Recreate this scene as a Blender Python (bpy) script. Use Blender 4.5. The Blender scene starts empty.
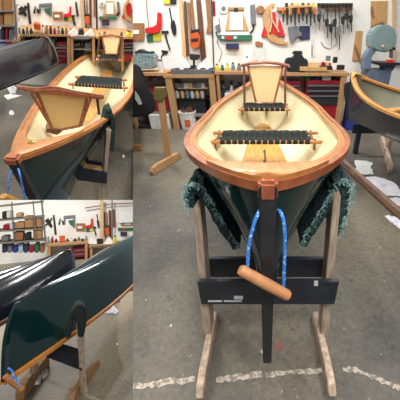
import bpy, bmesh, math, random
from mathutils import Vector, Matrix
random.seed(7)
PI = math.pi
F = 270.0
PX = 266.0          # principal point of the shifted lens
scn = bpy.context.scene
COL = scn.collection

# ------------------------------------------------------------------ materials
def lin(h):
    h = h.lstrip('#'); o = []
    for i in (0, 2, 4):
        c = int(h[i:i+2], 16)/255
        o.append(c/12.92 if c <= .04045 else ((c+.055)/1.055)**2.4)
    return o
MATS = {}
def mat(name, col, rough=.6, metal=0, col2=None, scale=12, stretch=(1, 1, 1), bump=0, coat=0, alpha=None, detail=4, mix=(.35, .65), trans=0, emit=0):
    if name in MATS: return MATS[name]
    m = bpy.data.materials.new(name); m.use_nodes = True
    nt = m.node_tree; b = nt.nodes['Principled BSDF']
    c1 = lin(col)+[1]; b.inputs['Base Color'].default_value = c1
    b.inputs['Roughness'].default_value = rough; b.inputs['Metallic'].default_value = metal
    b.inputs['Coat Weight'].default_value = coat; b.inputs['Coat Roughness'].default_value = .05
    b.inputs['Transmission Weight'].default_value = trans
    if emit:
        b.inputs['Emission Color'].default_value = c1; b.inputs['Emission Strength'].default_value = emit
    tc = nt.nodes.new('ShaderNodeTexCoord'); mp = nt.nodes.new('ShaderNodeMapping')
    mp.inputs['Scale'].default_value = stretch
    nz = nt.nodes.new('ShaderNodeTexNoise'); nz.inputs['Scale'].default_value = scale; nz.inputs['Detail'].default_value = detail
    nt.links.new(tc.outputs['Object'], mp.inputs[0]); nt.links.new(mp.outputs[0], nz.inputs['Vector'])
    cr = nt.nodes.new('ShaderNodeValToRGB')
    c2 = (lin(col2) if col2 else [x*.82 for x in c1[:3]])+[1]
    cr.color_ramp.elements[0].position = mix[0]; cr.color_ramp.elements[1].position = mix[1]
    cr.color_ramp.elements[0].color = c2; cr.color_ramp.elements[1].color = c1
    nt.links.new(nz.outputs['Fac'], cr.inputs[0]); nt.links.new(cr.outputs[0], b.inputs['Base Color'])
    if bump:
        bp = nt.nodes.new('ShaderNodeBump'); bp.inputs['Strength'].default_value = bump; bp.inputs['Distance'].default_value = .01
        nt.links.new(nz.outputs['Fac'], bp.inputs['Height']); nt.links.new(bp.outputs[0], b.inputs['Normal'])
    MATS[name] = m
    return m

def concrete(name, base, dark, light, tan, s=1.0):
    m = bpy.data.materials.new(name); m.use_nodes = True
    nt = m.node_tree; b = nt.nodes['Principled BSDF']; b.inputs['Roughness'].default_value = .55
    tc = nt.nodes.new('ShaderNodeTexCoord'); N = []
    def noise(sc, det, rough=.6):
        n = nt.nodes.new('ShaderNodeTexNoise'); n.inputs['Scale'].default_value = sc*s; n.inputs['Detail'].default_value = det
        n.inputs['Roughness'].default_value = rough
        nt.links.new(tc.outputs['Object'], n.inputs['Vector']); return n
    def ramp(src, p0, p1, a=(0, 0, 0, 1), c=(1, 1, 1, 1)):
        r = nt.nodes.new('ShaderNodeValToRGB'); r.color_ramp.elements[0].position = p0; r.color_ramp.elements[1].position = p1
        r.color_ramp.elements[0].color = a; r.color_ramp.elements[1].color = c
        nt.links.new(src, r.inputs[0]); return r
    def mixc(fac, a, bb):
        x = nt.nodes.new('ShaderNodeMix'); x.data_type = 'RGBA'
        nt.links.new(fac, x.inputs[0])
        for sock, v in ((6, a), (7, bb)):
            if isinstance(v, list): x.inputs[sock].default_value = v+[1]
            else: nt.links.new(v, x.inputs[sock])
        return x.outputs[2]
    big = ramp(noise(1.6, 6).outputs['Fac'], .42, .58)
    c = mixc(big.outputs[0], lin(dark), lin(base))
    t = ramp(noise(3.1, 8, .7).outputs['Fac'], .52, .75)
    c = mixc(t.outputs[0], c, lin(tan))
    f = ramp(noise(38, 6, .75).outputs['Fac'], .35, .7)
    c2 = mixc(f.outputs[0], [x*.55 for x in lin(dark)], lin(base))
    x = nt.nodes.new('ShaderNodeMix'); x.data_type = 'RGBA'; x.inputs[0].default_value = .5
    nt.links.new(c, x.inputs[6]); nt.links.new(c2, x.inputs[7]); c = x.outputs[2]
    lg = ramp(noise(.55, 3, .5).outputs['Fac'], .42, .6)
    c = mixc(lg.outputs[0], c, mixc(f.outputs[0], [x*.6 for x in lin(tan)], [min(1, x*1.25) for x in lin(tan)]))
    dk = ramp(noise(14, 6, .75).outputs['Fac'], .6, .72)
    c = mixc(dk.outputs[0], c, [x*.6 for x in lin(dark)])
    sp = ramp(noise(60, 2, .5).outputs['Fac'], .73, .78)
    c = mixc(sp.outputs[0], c, lin(light))
    st = ramp(noise(7, 5, .7).outputs['Fac'], .66, .78)
    c = mixc(st.outputs[0], c, lin(light))
    nt.links.new(c, b.inputs['Base Color'])
    bp = nt.nodes.new('ShaderNodeBump'); bp.inputs['Strength'].default_value = .25; bp.inputs['Distance'].default_value = .004
    nt.links.new(f.outputs[0], bp.inputs['Height']); nt.links.new(bp.outputs[0], b.inputs['Normal'])
    return m

def cane_mat():
    m = bpy.data.materials.new('woven_cane'); m.use_nodes = True
    nt = m.node_tree; b = nt.nodes['Principled BSDF']; b.inputs['Roughness'].default_value = .55
    tc = nt.nodes.new('ShaderNodeTexCoord')
    out = []
    for d in ('X', 'Z'):
        w = nt.nodes.new('ShaderNodeTexWave'); w.bands_direction = d; w.inputs['Scale'].default_value = 22; w.inputs['Distortion'].default_value = .6
        nt.links.new(tc.outputs['Object'], w.inputs['Vector']); out.append(w.outputs['Fac'])
    mu = nt.nodes.new('ShaderNodeMath'); mu.operation = 'MULTIPLY'
    nt.links.new(out[0], mu.inputs[0]); nt.links.new(out[1], mu.inputs[1])
    r = nt.nodes.new('ShaderNodeValToRGB'); r.color_ramp.elements[0].color = lin('#e2c08a')+[1]; r.color_ramp.elements[1].color = lin('#cda365')+[1]
    r.color_ramp.elements[0].position = .25; r.color_ramp.elements[1].position = .8
    nt.links.new(mu.outputs[0], r.inputs[0]); nt.links.new(r.outputs[0], b.inputs['Base Color'])
    bp = nt.nodes.new('ShaderNodeBump'); bp.inputs['Strength'].default_value = .4; bp.inputs['Distance'].default_value = .004
    nt.links.new(mu.outputs[0], bp.inputs['Height']); nt.links.new(bp.outputs[0], b.inputs['Normal'])
    return m

WALL = mat('white_wall_paint', '#f0eee8', .8, col2='#e6e3da', scale=2.5)
FLOOR = concrete('concrete_floor', '#66625b', '#3e3b35', '#a8a49b', '#756d5c')
FLOOR2 = concrete('concrete_floor_tan', '#857d70', '#57524a', '#c4c1bb', '#958870')
GREEN = mat('dark_green_gloss_hull', '#0a2425', .12, col2='#0b2a2a', scale=3, coat=0)
BLACK = mat('black_gloss_hull', '#0f1118', .14, col2='#161a26', scale=3, coat=0)
GREYH = mat('slate_hull_paint', '#3a4050', .3, col2='#333846', scale=4, coat=.4)
CREAM = mat('cream_interior_paint', '#ddd2ae', .5, col2='#d6c9a2', scale=2)
OLIVE = mat('olive_interior_paint', '#7c7a60', .5, col2='#6d6b54', scale=3)
CHERRY = mat('red_brown_varnished_wood', '#a2603c', .35, col2='#88482c', scale=5, stretch=(6, 1, 6), coat=.2)
CHERRYD = mat('varnished_deck_wood', '#b87a45', .35, col2='#a0662f', scale=6, stretch=(8, 1, 8), coat=.2)
HONEY = mat('honey_varnished_wood', '#cf9a52', .35, col2='#bd8440', scale=6, stretch=(8, 1, 8), coat=.3)
PINE = mat('bare_pine', '#b98f62', .7, col2='#a37a4e', scale=6, stretch=(8, 8, 1))
PINEL = mat('pale_pine', '#dcb98c', .7, col2='#cda878', scale=6, stretch=(8, 8, 1))
LEGW = mat('weathered_stand_wood', '#cdb6a0', .75, col2='#a38d79', scale=8, stretch=(6, 6, 1), bump=.2)
BEAM = mat('black_painted_board', '#2a2f3b', .45, col2='#1d2028', scale=9, bump=.2)
WALNUT = mat('dark_brown_wood', '#6e4630', .6, col2='#5a3725', scale=6, stretch=(8, 8, 1))
BROWN = mat('mid_brown_wood', '#a06f47', .6, col2='#8a5c38', scale=6, stretch=(8, 8, 1))
CARPET = mat('green_carpet', '#2f4a4a', 1, col2='#152827', scale=90, bump=1)
FRINGE = mat('pale_carpet_fringe', '#a9c6c2', 1, col2='#4c726e', scale=60)
WEB = mat('dark_green_webbing', '#18231e', .9, col2='#0f1613', scale=90, bump=.6)
BLK = mat('black_metal', '#1b1b1d', .45, col2='#28282b', scale=20)
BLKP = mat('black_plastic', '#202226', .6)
STEEL = mat('steel', '#9a9da1', .35, metal=.7, scale=20)
GREYM = mat('grey_metal', '#73777b', .5, scale=14)
BSAW = mat('blue_grey_machine_paint', '#7f9391', .45, col2='#75898a', scale=5)
BSAWB = mat('blue_grey_cabinet_paint', '#6b7a8e', .5, col2='#5d6a7c', scale=5)
RED = mat('red_plastic', '#d8262b', .4)
REDM = mat('red_enamel', '#a31d2b', .35, col2='#8d1826')
WINE = mat('wine_red_enamel', '#8e2232', .4)
ORANGE = mat('orange_plastic', '#d2602a', .45)
YEL = mat('yellow_plastic', '#d8cf3a', .5)
GRN = mat('green_plastic', '#2c6d4d', .45)
BLUE = mat('blue_plastic', '#2a3f98', .45)
NAVY = mat('navy_paint', '#2b3358', .5)
WHITE = mat('white_paper', '#f2f1ef', .8, col2='#e9e8e6')
WPL = mat('white_plastic', '#e6e4e0', .4)
CLOTH = mat('white_cloth', '#dedce2', .9, col2='#cfcdd6', scale=10)
TAN = mat('tan_plywood', '#c99f66', .65, col2='#bb9058', scale=4, stretch=(4, 4, 1))
CARD = mat('cardboard', '#b88a5c', .85, col2='#a97c50', scale=5)
GLASS = mat('bluish_glass_jar', '#8fa3a8', .2, col2='#5d7278', scale=25)
CLEAR = mat('clear_frosted_plastic', '#d9dcd8', .3, col2='#cdd1cd', scale=9)
ROPEB = mat('blue_rope', '#2a74c9', .7, col2='#cfdcec', scale=150, mix=(.34, .42))
CANE = cane_mat()
GREYW = mat('grey_shelf_board', '#8c8378', .7)
LINEP = mat('worn_floor_paint', '#b9ad9c', .85, col2='#7c746a', scale=40, mix=(.42, .55))
REDST = mat('red_paint_stain', '#8c4a48', .8, col2='#7d5c58', scale=40)
PALEBLUE = mat('pale_blue_paint', '#a8bccb', .5)

# ------------------------------------------------------------------ the three bays
class Bay:
    trace = False
    def __init__(s, c, pitch, roll, H, limits):
        if roll == 'level':
            lo, hi = -.8, .8
            for _ in range(50):
                mid = (lo+hi)/2; s.__init__(c, pitch, mid, H, limits)
                if s.M[2][0] > 0: lo = mid
                else: hi = mid
            return
        f = Vector((c[0]-PX, 200-c[1], -F)).normalized()
        r = f.cross(Vector((0, 1, 0))).normalized(); u = r.cross(f)
        r2 = math.cos(roll)*r+math.sin(roll)*u; u2 = -math.sin(roll)*r+math.cos(roll)*u
        h = math.cos(pitch)*f+math.sin(pitch)*u2; up = math.cos(pitch)*u2-math.sin(pitch)*f
        s.M = Matrix((r2, h, up)); s.H = H
        s.eye = Vector((0, 0, H))
        s.limits = [(s.M@Vector(n)) for n in limits]      # inside where dot > 0
    def ray(s, px, py): return s.M@Vector((px-PX, 200-py, -F))
    def z(s, px, py, z):
        q = s.ray(px, py); return s.eye+q*((z-s.H)/q.z)
    def y(s, px, py, y):
        q = s.ray(px, py); return s.eye+q*(y/q.y)
R = Bay((266, 200), math.radians(31), 0, 1.4677, [(270, 0, -133)])
U = Bay((66, 100), math.radians(22), .15, 2.3394, [(-270, 0, 133), (0, 1, 0)])
U2 = Bay((66, 100), math.radians(22), 0, 2.3394, [(-270, 0, 133), (0, 1, 0)])
L = Bay((66, 300), math.radians(17), 0, 1.9, [(-270, 0, 133), (0, -1, 0)])
U2.trace = True
for b in (U, U2, L):
    b.T = Matrix.Translation(R.eye) @ (R.M @ b.M.transposed()).to_4x4() @ Matrix.Translation(-b.eye)
R.T = Matrix.Identity(4)

# ------------------------------------------------------------------ mesh builder
class MB:
    def __init__(s): s.v = []; s.f = []
    def add(s, vs, fs):
        n = len(s.v); s.v += [Vector(x) for x in vs]; s.f += [[i+n for i in f] for f in fs]; return s
    def box(s, a, b, rz=0, c=None):
        x0, y0, z0 = a; x1, y1, z1 = b
        vs = [Vector((x, y, z)) for z in (z0, z1) for x, y in ((x0, y0), (x1, y0), (x1, y1), (x0, y1))]
        if rz:
            cc = Vector(((x0+x1)/2, (y0+y1)/2, 0)) if c is None else Vector(c)
            m = Matrix.Rotation(rz, 3, 'Z'); vs = [cc+m@(v-cc) for v in vs]
        return s.add(vs, [[0, 3, 2, 1], [4, 5, 6, 7], [0, 1, 5, 4], [1, 2, 6, 5], [2, 3, 7, 6], [3, 0, 4, 7]])
    def prism(s, pts, d):
        n = len(pts); d = Vector(d); p = [Vector(x) for x in pts]
        return s.add(p+[x+d for x in p], [list(range(n)), list(range(2*n-1, n-1, -1))]+[[i, (i+1) % n, n+(i+1) % n, n+i] for i in range(n)])
    def grid(s, rows, close=False):
        n = len(rows[0]); vs = [x for r in rows for x in r]; fs = []
        for i in range(len(rows)-1):
            for j in range(n if close else n-1):
                k = (j+1) % n; fs.append([i*n+j, i*n+k, (i+1)*n+k, (i+1)*n+j])
        return s.add(vs, fs)
    def tube(s, pts, r, n=8, sq=1, caps=True):
        pts = [Vector(p) for p in pts]
        rs = r if isinstance(r, (list, tuple)) else [r]*len(pts)
        rows = []
        up = None
        for i, p in enumerate(pts):
            t = (pts[min(i+1, len(pts)-1)]-pts[max(i-1, 0)]).normalized()
            if up is None: up = Vector((0, 0, 1)) if abs(t.z) < .9 else Vector((1, 0, 0))
            a = t.cross(up).normalized(); b = a.cross(t).normalized(); up = b
            rows.append([p+(a*math.cos(2*PI*k/n)+b*math.sin(2*PI*k/n)*sq)*rs[i] for k in range(n)])
        o = len(s.v); s.grid(rows, True)
        if caps:
            s.f.append([o+k for k in range(n)][::-1]); s.f.append([o+(len(rows)-1)*n+k for k in range(n)])
        return s
    def lathe(s, c, prof, n=14):
        c = Vector(c)
        rows = [[c+Vector((r*math.cos(2*PI*k/n), r*math.sin(2*PI*k/n), z)) for k in range(n)] for r, z in prof]
        o = len(s.v); s.grid(rows, True)
        s.f.append([o+k for k in range(n)][::-1]); s.f.append([o+(len(rows)-1)*n+k for k in range(n)])
        return s
    def sweep(s, pts, sides, w, h, z0=0):
        rows = []
        for p, d in zip(pts, sides):
            p = Vector(p)+Vector((0, 0, z0)); d = Vector(d)*w
            rows.append([p, p+d, p+d+Vector((0, 0, h)), p+Vector((0, 0, h))])
        o = len(s.v); s.grid(rows, True)
        s.f.append([o, o+1, o+2, o+3][::-1]); k = o+(len(rows)-1)*4; s.f.append([k, k+1, k+2, k+3])
        return s
    def solid(s, rows, off):
        "grid sheet given thickness by offset function or vector"
        n = len(rows[0]); m = len(rows)
        back = [[p+(off(p) if callable(off) else Vector(off)) for p in r] for r in rows]
        s.grid(rows); s.grid([r[::-1] for r in back])
        edge = [rows[0][j] for j in range(n)]+[rows[i][n-1] for i in range(1, m)]+[rows[m-1][j] for j in range(n-2, -1, -1)]+[rows[i][0] for i in range(m-2, 0, -1)]
        eb = [back[0][j] for j in range(n)]+[back[i][n-1] for i in range(1, m)]+[back[m-1][j] for j in range(n-2, -1, -1)]+[back[i][0] for i in range(m-2, 0, -1)]
        s.grid([eb, edge], True)
        return s

def link_mesh(bay, name, mb, material, base, smooth=False, bevel=0):
    bm = bmesh.new()
    vs = [bm.verts.new(v) for v in mb.v]
    for f in mb.f:
        try: bm.faces.new([vs[i] for i in f])
        except ValueError: pass
    bmesh.ops.remove_doubles(bm, verts=bm.verts, dist=1e-5)
    bmesh.ops.recalc_face_normals(bm, faces=bm.faces)
    if bevel:
        ed = [e for e in bm.edges if len(e.link_faces) == 2 and e.calc_face_angle(0) > .6]
        bmesh.ops.bevel(bm, geom=ed, offset=bevel, segments=2, affect='EDGES', clamp_overlap=True)
    for n in bay.limits:
        if any((v.co-bay.eye).dot(n) < 0 for v in bm.verts):
            bmesh.ops.bisect_plane(bm, geom=bm.verts[:]+bm.edges[:]+bm.faces[:], plane_co=bay.eye, plane_no=n, clear_inner=True)
    if not bm.faces: bm.free(); return None
    for v in bm.verts: v.co -= base
    if smooth:
        for f in bm.faces: f.smooth = True
        for e in bm.edges:
            if len(e.link_faces) == 2 and e.calc_face_angle(0) > .7: e.smooth = False
    me = bpy.data.meshes.new(name); bm.to_mesh(me); bm.free()
    me.materials.append(material)
    o = bpy.data.objects.new(name, me); COL.objects.link(o)
    return o
def tag(o, label=None, cat=None, group=None, kind=None):
    if o is None: return
    if label: o['label'] = label
    if cat: o['category'] = cat
    if group: o['group'] = group
    if kind: o['kind'] = kind
def one(bay, name, mb, material, label=None, cat=None, group=None, kind=None, smooth=False, bevel=0):
    xs = [v.x for v in mb.v]; ys = [v.y for v in mb.v]; zs = [v.z for v in mb.v]
    base = Vector(((min(xs)+max(xs))/2, (min(ys)+max(ys))/2, min(zs)))
    o = link_mesh(bay, name, mb, material, base, smooth, bevel)
    if o:
        o.matrix_world = bay.T @ Matrix.Translation(base); tag(o, label, cat, group, kind)
    return o
class Thing:
    def __init__(s, bay, name, label, cat, base, group=None, kind=None):
        s.bay = bay; s.base = Vector(base)
        s.o = bpy.data.objects.new(name, None); COL.objects.link(s.o); s.o.empty_display_size = .1
        s.o.matrix_world = bay.T @ Matrix.Translation(s.base); tag(s.o, label, cat, group, kind)
    def part(s, name, mb, material, parent=None, label=None, smooth=False, bevel=0, kind=None):
        o = link_mesh(s.bay, name, mb, material, s.base, smooth, bevel)
        if o:
            o.parent = parent if parent else s.o
            if label: o['label'] = label
            if kind: o['kind'] = kind
        return o

# pixel-traced helpers: an outline at real distance y, real thickness d
def plate(bay, pts, y, d):
    return MB().prism([bay.y(px, py, y) for px, py in pts], (0, d, 0))
def rect(x0, y0, x1, y1): return [(x0, y0), (x1, y0), (x1, y1), (x0, y1)]
def disc(cx, cy, r, n=18, ry=None): return [(cx+r*math.cos(2*PI*k/n), cy+(ry or r)*math.sin(2*PI*k/n)) for k in range(n)]
def stroke(bay, pts, y, r, n=6):
    return MB().tube([bay.y(px, py, y) for px, py in pts], r, n)

# ------------------------------------------------------------------ boats
class Boat:
    def __init__(s, L, B, zb, zs, k, depth, x0, y0, z0, yaw, heel=0, pit=0, g=1, e=2.2, flip=False, inset=0.0, keel=None, sec=(.34, .85), k2=None, ip=2.2, sp=3, a=None):
        s.a = a; s.ip = ip; s.sp = sp
        s.k2 = k if k2 is None else k2
        s.__dict__.update(L=L, B=B, zb=zb, zs=zs, k=k, depth=depth, x0=x0, y0=y0, z0=z0, yaw=yaw, heel=heel, pit=pit, g=g, e=e, flip=flip, inset=inset, keelf=keel, sec=sec)
    def b(s, t):
        w = max(0., min(1., t))**s.g; q = 2*w-1
        if s.a: return s.B/2*max(0, 1-abs(q)**s.a[q > 0])**(s.k if q < 0 else s.k2)
        u = max(0, min(1, (w-.2)/.6)); u = u*u*(3-2*u)
        return s.B/2*max(0, 4*w*(1-w))**(s.k+(s.k2-s.k)*u)
    def sh(s, t):
        q = 2*max(0., min(1., t))**s.g-1; 
        if s.e > 1.7: return (s.zb if q < 0 else s.zs)*abs(q)**s.e
        A = .35**s.e; return (s.zb if q < 0 else s.zs)*((q*q+.1225)**(s.e/2)-A)/(1.1225**(s.e/2)-A)
    def keel(s, t):
        if s.keelf: return s.keelf(t)
        return -s.depth
    def tr(s, x, y, z):
        if s.flip: x, z = -x, -z
        c, n = math.cos(s.heel), math.sin(s.heel)
        x, z = x*c-z*n, x*n+z*c
        z += s.z0+y*math.tan(s.pit)
        c, n = math.cos(s.yaw), math.sin(s.yaw)
        return Vector((s.x0+x*c+y*n, s.y0-x*n+y*c, z))
    def pt(s, t, v, side, off=0):
        b = s.b(t); q = abs(2*t-1)
        e = s.sec[0]+(s.sec[1]-s.sec[0])*q**s.sp
        zk = s.keel(t)+off; zs = s.sh(t)
        ins = s.inset*(1-v)**s.ip
        y = t*s.L+ins*max(0, 1-t/.12)-ins*max(0, 1-(1-t)/.12)
        x = max(0, b-off)*v**e
        return s.tr(side*x, y, zk+(zs-zk)*v)
def stations(n): return [(1-math.cos(PI*i/n))/2 for i in range(n+1)]
def hull_mesh(B, off=0, n=44, m=12, t0=0, t1=1):
    rows = []
    for t in stations(n):
        t = t0+(t1-t0)*t
        vv = [(j/m)**1.7 for j in range(m+1)]
        rows.append([B.pt(t, v, -1, off) for v in vv[::-1]]+[B.pt(t, v, 1, off) for v in vv[1:]])
    return MB().grid(rows)
def rail(B, side, w0, w1, h, z0=-.004, t0=0, t1=1, n=60):
    rows = []
    for t in stations(n):
        t = t0+(t1-t0)*t
        b = B.b(t); z = B.sh(t)
        # direction across the sheer curve
        dt = 1e-3; ta = max(0, t-dt); tb = min(1, t+dt)
        db = B.b(tb)-B.b(ta); dy = (tb-ta)*B.L; l = math.hypot(db, dy)
        nx, ny = dy/l, -db/l
        def q(w, zz):
            x = b+nx*w; y = t*B.L+ny*w
            if x < 0: x = 0
            return B.tr(side*x, y, z+zz)
        rows.append([q(w0, z0), q(w1, z0), q(w1, z0+h), q(w0, z0+h)])
    mb = MB().grid(rows, True)
    mb.f.append([0, 1, 2, 3]); k = (len(rows)-1)*4; mb.f.append([k, k+1, k+2, k+3])
    return mb
def deck(B, t1, end=0, h=.012, curve=.5, z=.018, n=12, m=10):
    rows = []
    for i in range(n+1):
        r = []
        for j in range(m+1):
            s = -1+2*j/m
            t = (t1-curve*t1*(1-s*s))*i/n if not end else 1-(t1-curve*t1*(1-s*s))*i/n
            r.append(B.tr(s*B.b(t)*.99, t*B.L, B.sh(t)+z+.012*(1-s*s)))
        rows.append(r)
    zz = -h if not B.flip else h
    return MB().solid(rows, (0, 0, zz))
def stem(B, w, th, t_end=0, n=14, v0=0, taper=.7):
    rows = []
    for i in range(n+1):
        v = v0+(1-v0)*i/n
        p = B.pt(t_end, v, 0)
        ww = w*(taper+(1-taper)*v)/2
        c = B.tr(0, 0, 0); X = (B.tr(1, 0, 0)-c); Y = (B.tr(0, 1, 0)-c)
        if t_end: Y = -Y
        rows.append([p-X*ww-Y*th, p+X*ww-Y*th, p+X*ww+Y*.03, p-X*ww+Y*.03])
    mb = MB().grid(rows, True)
    mb.f.append([0, 1, 2, 3]); k = n*4; mb.f.append([k, k+1, k+2, k+3])
    return mb

def woven_seat(T, fl, fr, bl, br, parent_name='seat', strips=15, r=.014, inset=.11):
    "wooden bars carrying a woven dark green webbing; returns part"
    fl, fr, bl, br = map(Vector, (fl, fr, bl, br))
    seat = T.part(parent_name, MB().tube([fl, fl.lerp(fr, .04), fl.lerp(fr, .96), fr], [r*.7, r, r, r*.7], 10).tube([bl, bl.lerp(br, .04), bl.lerp(br, .96), br], [r*.7, r, r, r*.7], 10), CHERRYD, smooth=True)
    up = Vector((0, 0, 1)); mb = MB()
    f0, f1 = fl.lerp(fr, inset), fl.lerp(fr, 1-inset); b0, b1 = bl.lerp(br, inset), bl.lerp(br, 1-inset)
    for i in range(strips):
        a = (i+.12)/strips; c = (i+.88)/strips
        def prof(s):
            f = f0.lerp(f1, s); b = b0.lerp(b1, s); d = (b-f).normalized(); R_ = r+.004
            return [f+up*-R_, f-d*R_*.8-up*R_*.6, f-d*R_, f-d*R_*.7+up*R_*.7, f+up*R_, f.lerp(b, .5)+up*R_*.7, b+up*R_, b+d*R_*.7+up*R_*.6, b+d*R_, b-up*R_]
        pa, pb = prof(a), prof(c)
        mb.grid([pa, pb]); mb.grid([[p+up*.003 for p in pa][::-1], [p+up*.003 for p in pb][::-1]])
    mb.solid([[f0-up*.001, f1-up*.001], [b0-up*.001, b1-up*.001]], (0, 0, .008))
    rows = 9
    for j in range(rows):                      # the cross weave, over and under
        s0 = (j+.1)/rows; s1 = (j+.9)/rows; ra = []; rb = []
        for i in range(strips*2+1):
            a = i/(strips*2); z = up*(r+.006+.004*(1 if (i//2+j) % 2 else -1))
            ra.append(f0.lerp(f1, a).lerp(b0.lerp(b1, a), s0)+z); rb.append(f0.lerp(f1, a).lerp(b0.lerp(b1, a), s1)+z)
        mb.solid([ra, rb], (0, 0, -.004))
    T.part('webbing', mb, WEB, parent=seat)
    for e0, e1 in ((fl, bl), (fr, br)):
        s = .07 if e0 is fl else -.07
        ax = (fr-fl)*s
        br_ = MB().tube([e0+ax-up*.012, e1+ax-up*.012], .011, 8).tube([e0+ax+up*.02, e0+ax-up*.06], .007, 8).tube([e1+ax+up*.02, e1+ax-up*.06], .007, 8)
        T.part('seat_bracket', br_, WALNUT, parent=seat, smooth=True)
    return seat
def backrest(T, tl, tr, bl, br, rail_pts, posts, name='backrest', th=.012):
    tl, tr, bl, br = map(Vector, (tl, tr, bl, br))
    n = (tr-tl).cross(bl-tl).normalized()*th
    fr = MB().tube(rail_pts, .019, 8, sq=.8)
    for a, b in ((tl, bl), (tr, br), (bl, br)):
        fr.tube([a, b], .013, 6)
    o = T.part(name, fr, CHERRY, smooth=True)
    rows = [[tl.lerp(bl, i/8).lerp(tr.lerp(br, i/8), j/8) for j in range(9)] for i in range(9)]
    T.part('cane_panel', MB().solid(rows, n*.5), CANE, parent=o)
    for a, b, m in posts:
        T.part('backrest_post', MB().tube([a, b], .012, 8), m, parent=o, smooth=True)
    return o

def stand(bay, label, P, post_w, post_d, beam, front, rear, foot_pts, group='wooden boat stands'):
    pass

# ================================================================== RIGHT BAY
def floor_wall(bay, yw, x0, x1, y0, fmat, zt=4.2, walls=True):
    mb = MB(); nx, ny = 24, 24
    one(bay, 'floor', MB().box((x0, y0, -.04), (x1, yw+.1, 0)), fmat, kind='structure')
    one(bay, 'wall_back', MB().box((x0, yw, 0), (x1, yw+.1, zt)), WALL, kind='structure')
floor_wall(R, 5.62, -4, 6.5, -.3, FLOOR)
yU = U2.z(40, 36, .95).y; WU = yU+.65
yUf = U.z(60, 36, .95).y+.6
one(U, 'floor', MB().box((-9, .5, -.04), (4, yUf+2.5, 0)), FLOOR, kind='structure')
one(U2, 'wall_back', MB().box((-9, WU, -1), (4, WU+.1, 5)), WALL, kind='structure')
floor_wall(L, 10.6, -8, 4, .5, FLOOR2, zt=5)

# worn painted line across the floor
def floor_ribbon(bay, cl, w, name='trim_1', jag=.25, material=None, z=.0015):
    L_, R_ = [], []
    pts = [bay.z(px, py, z) for px, py in cl]; out = []
    for i in range(len(pts)-1):
        for k in range(8): out.append(pts[i].lerp(pts[i+1], k/8))
    out.append(pts[-1])
    for i, p in enumerate(out):
        t = (out[min(i+1, len(out)-1)]-out[max(i-1, 0)]).normalized(); n = Vector((-t.y, t.x, 0))
        L_.append(p+n*w*(.5+random.uniform(-jag, jag))); R_.append(p-n*w*(.5+random.uniform(-jag, jag)))
    one(bay, name, MB().solid([L_, R_], (0, 0, -.001)), material or LINEP, kind='structure')
floor_ribbon(R, [(131, 387), (160, 383), (195, 379)], .03)
floor_ribbon(R, [(216, 380), (240, 377), (262, 374)], .028)
floor_ribbon(R, [(266, 375), (296, 371), (324, 371)], .022)
floor_ribbon(R, [(343, 369), (356, 370), (372, 376), (392, 385), (403, 389)], .024)
floor_ribbon(R, [(276, 344), (283, 348)], .05, material=REDST)
floor_ribbon(L, [(0, 360), (10, 364), (20, 368)], .02)
floor_ribbon(L, [(44, 378), (56, 383), (70, 389)], .03)
floor_ribbon(L, [(84, 394), (100, 401)], .03)

def rk(t):
    a = -.50+.13*0
    return -.46+.07*min(1, t/.05)
BR = Boat(3.4, .95, .2327, .1346, .6177, .45, .0043, .5432, .95, .0001, g=1.09, e=1.4971, a=(2.799, 1.6925), inset=-.01, keel=rk, sec=(.3, 1.7), sp=2.6, k2=1.2027)
t = Thing(R, 'rowing_boat', 'dark green wooden boat seen bow-on with cream interior, woven seat and blue rope handle', 'boat', (.0, 2.0, 0))
def dress(T, B, hull_m, in_m, rail_m, deckt=(.05, .06), deck_m=CHERRYD, spacers=(.3, .72), cap=True, N=22, stemw=.06, inner=True, rw=.026):
    T.part('hull', hull_mesh(B), hull_m, smooth=True)
    if inner: T.part('interior_lining', hull_mesh(B, .014, t0=.004, t1=.996), in_m, smooth=True)
    for s in (-1, 1):
        g = T.part('gunwale', rail(B, s, -.018, rw-.022, .025, -.019), rail_m)
        T.part('inwale', rail(B, s, -.048, -.032, .022, -.018, .03, .97), CHERRYD, parent=g)
        sp = MB()
        for i in range(N):
            a = spacers[0]+(spacers[1]-spacers[0])*i/N
            seg = rail(B, s, -.032, -.018, .018, -.016, a, a+.5*(spacers[1]-spacers[0])/N, n=1); sp.add(seg.v, seg.f)
        seg = rail(B, s, -.032, -.018, .018, -.016, .03, spacers[0], n=20); sp.add(seg.v, seg.f)
        seg = rail(B, s, -.032, -.018, .018, -.016, spacers[1], .97, n=20); sp.add(seg.v, seg.f)
        T.part('scupper_blocks', sp, CHERRYD, parent=g)
        hl = rail(B, s, -.033, -.017, .011, -.016, spacers[0], spacers[1])  # solid black strip below the blocks, stands in for shade in the scupper gaps
        T.part('scupper_shade_strip', hl, BLKP, parent=g, label='dark strip painted in as the shade between the rail blocks')
    T.part('deck', deck(B, deckt[0]), deck_m, label='varnished wooden bow deck')
    T.part('deck', deck(B, deckt[1], 1), deck_m, label='varnished wooden stern deck')
    T.part('stem_band', stem(B, stemw, .018), BLK, label='black stem strip', bevel=.003)
dress(t, BR, GREEN, CREAM, CHERRY, deckt=(.05, .1), stemw=.042, rw=.026, spacers=(.36, .54), N=13)
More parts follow.
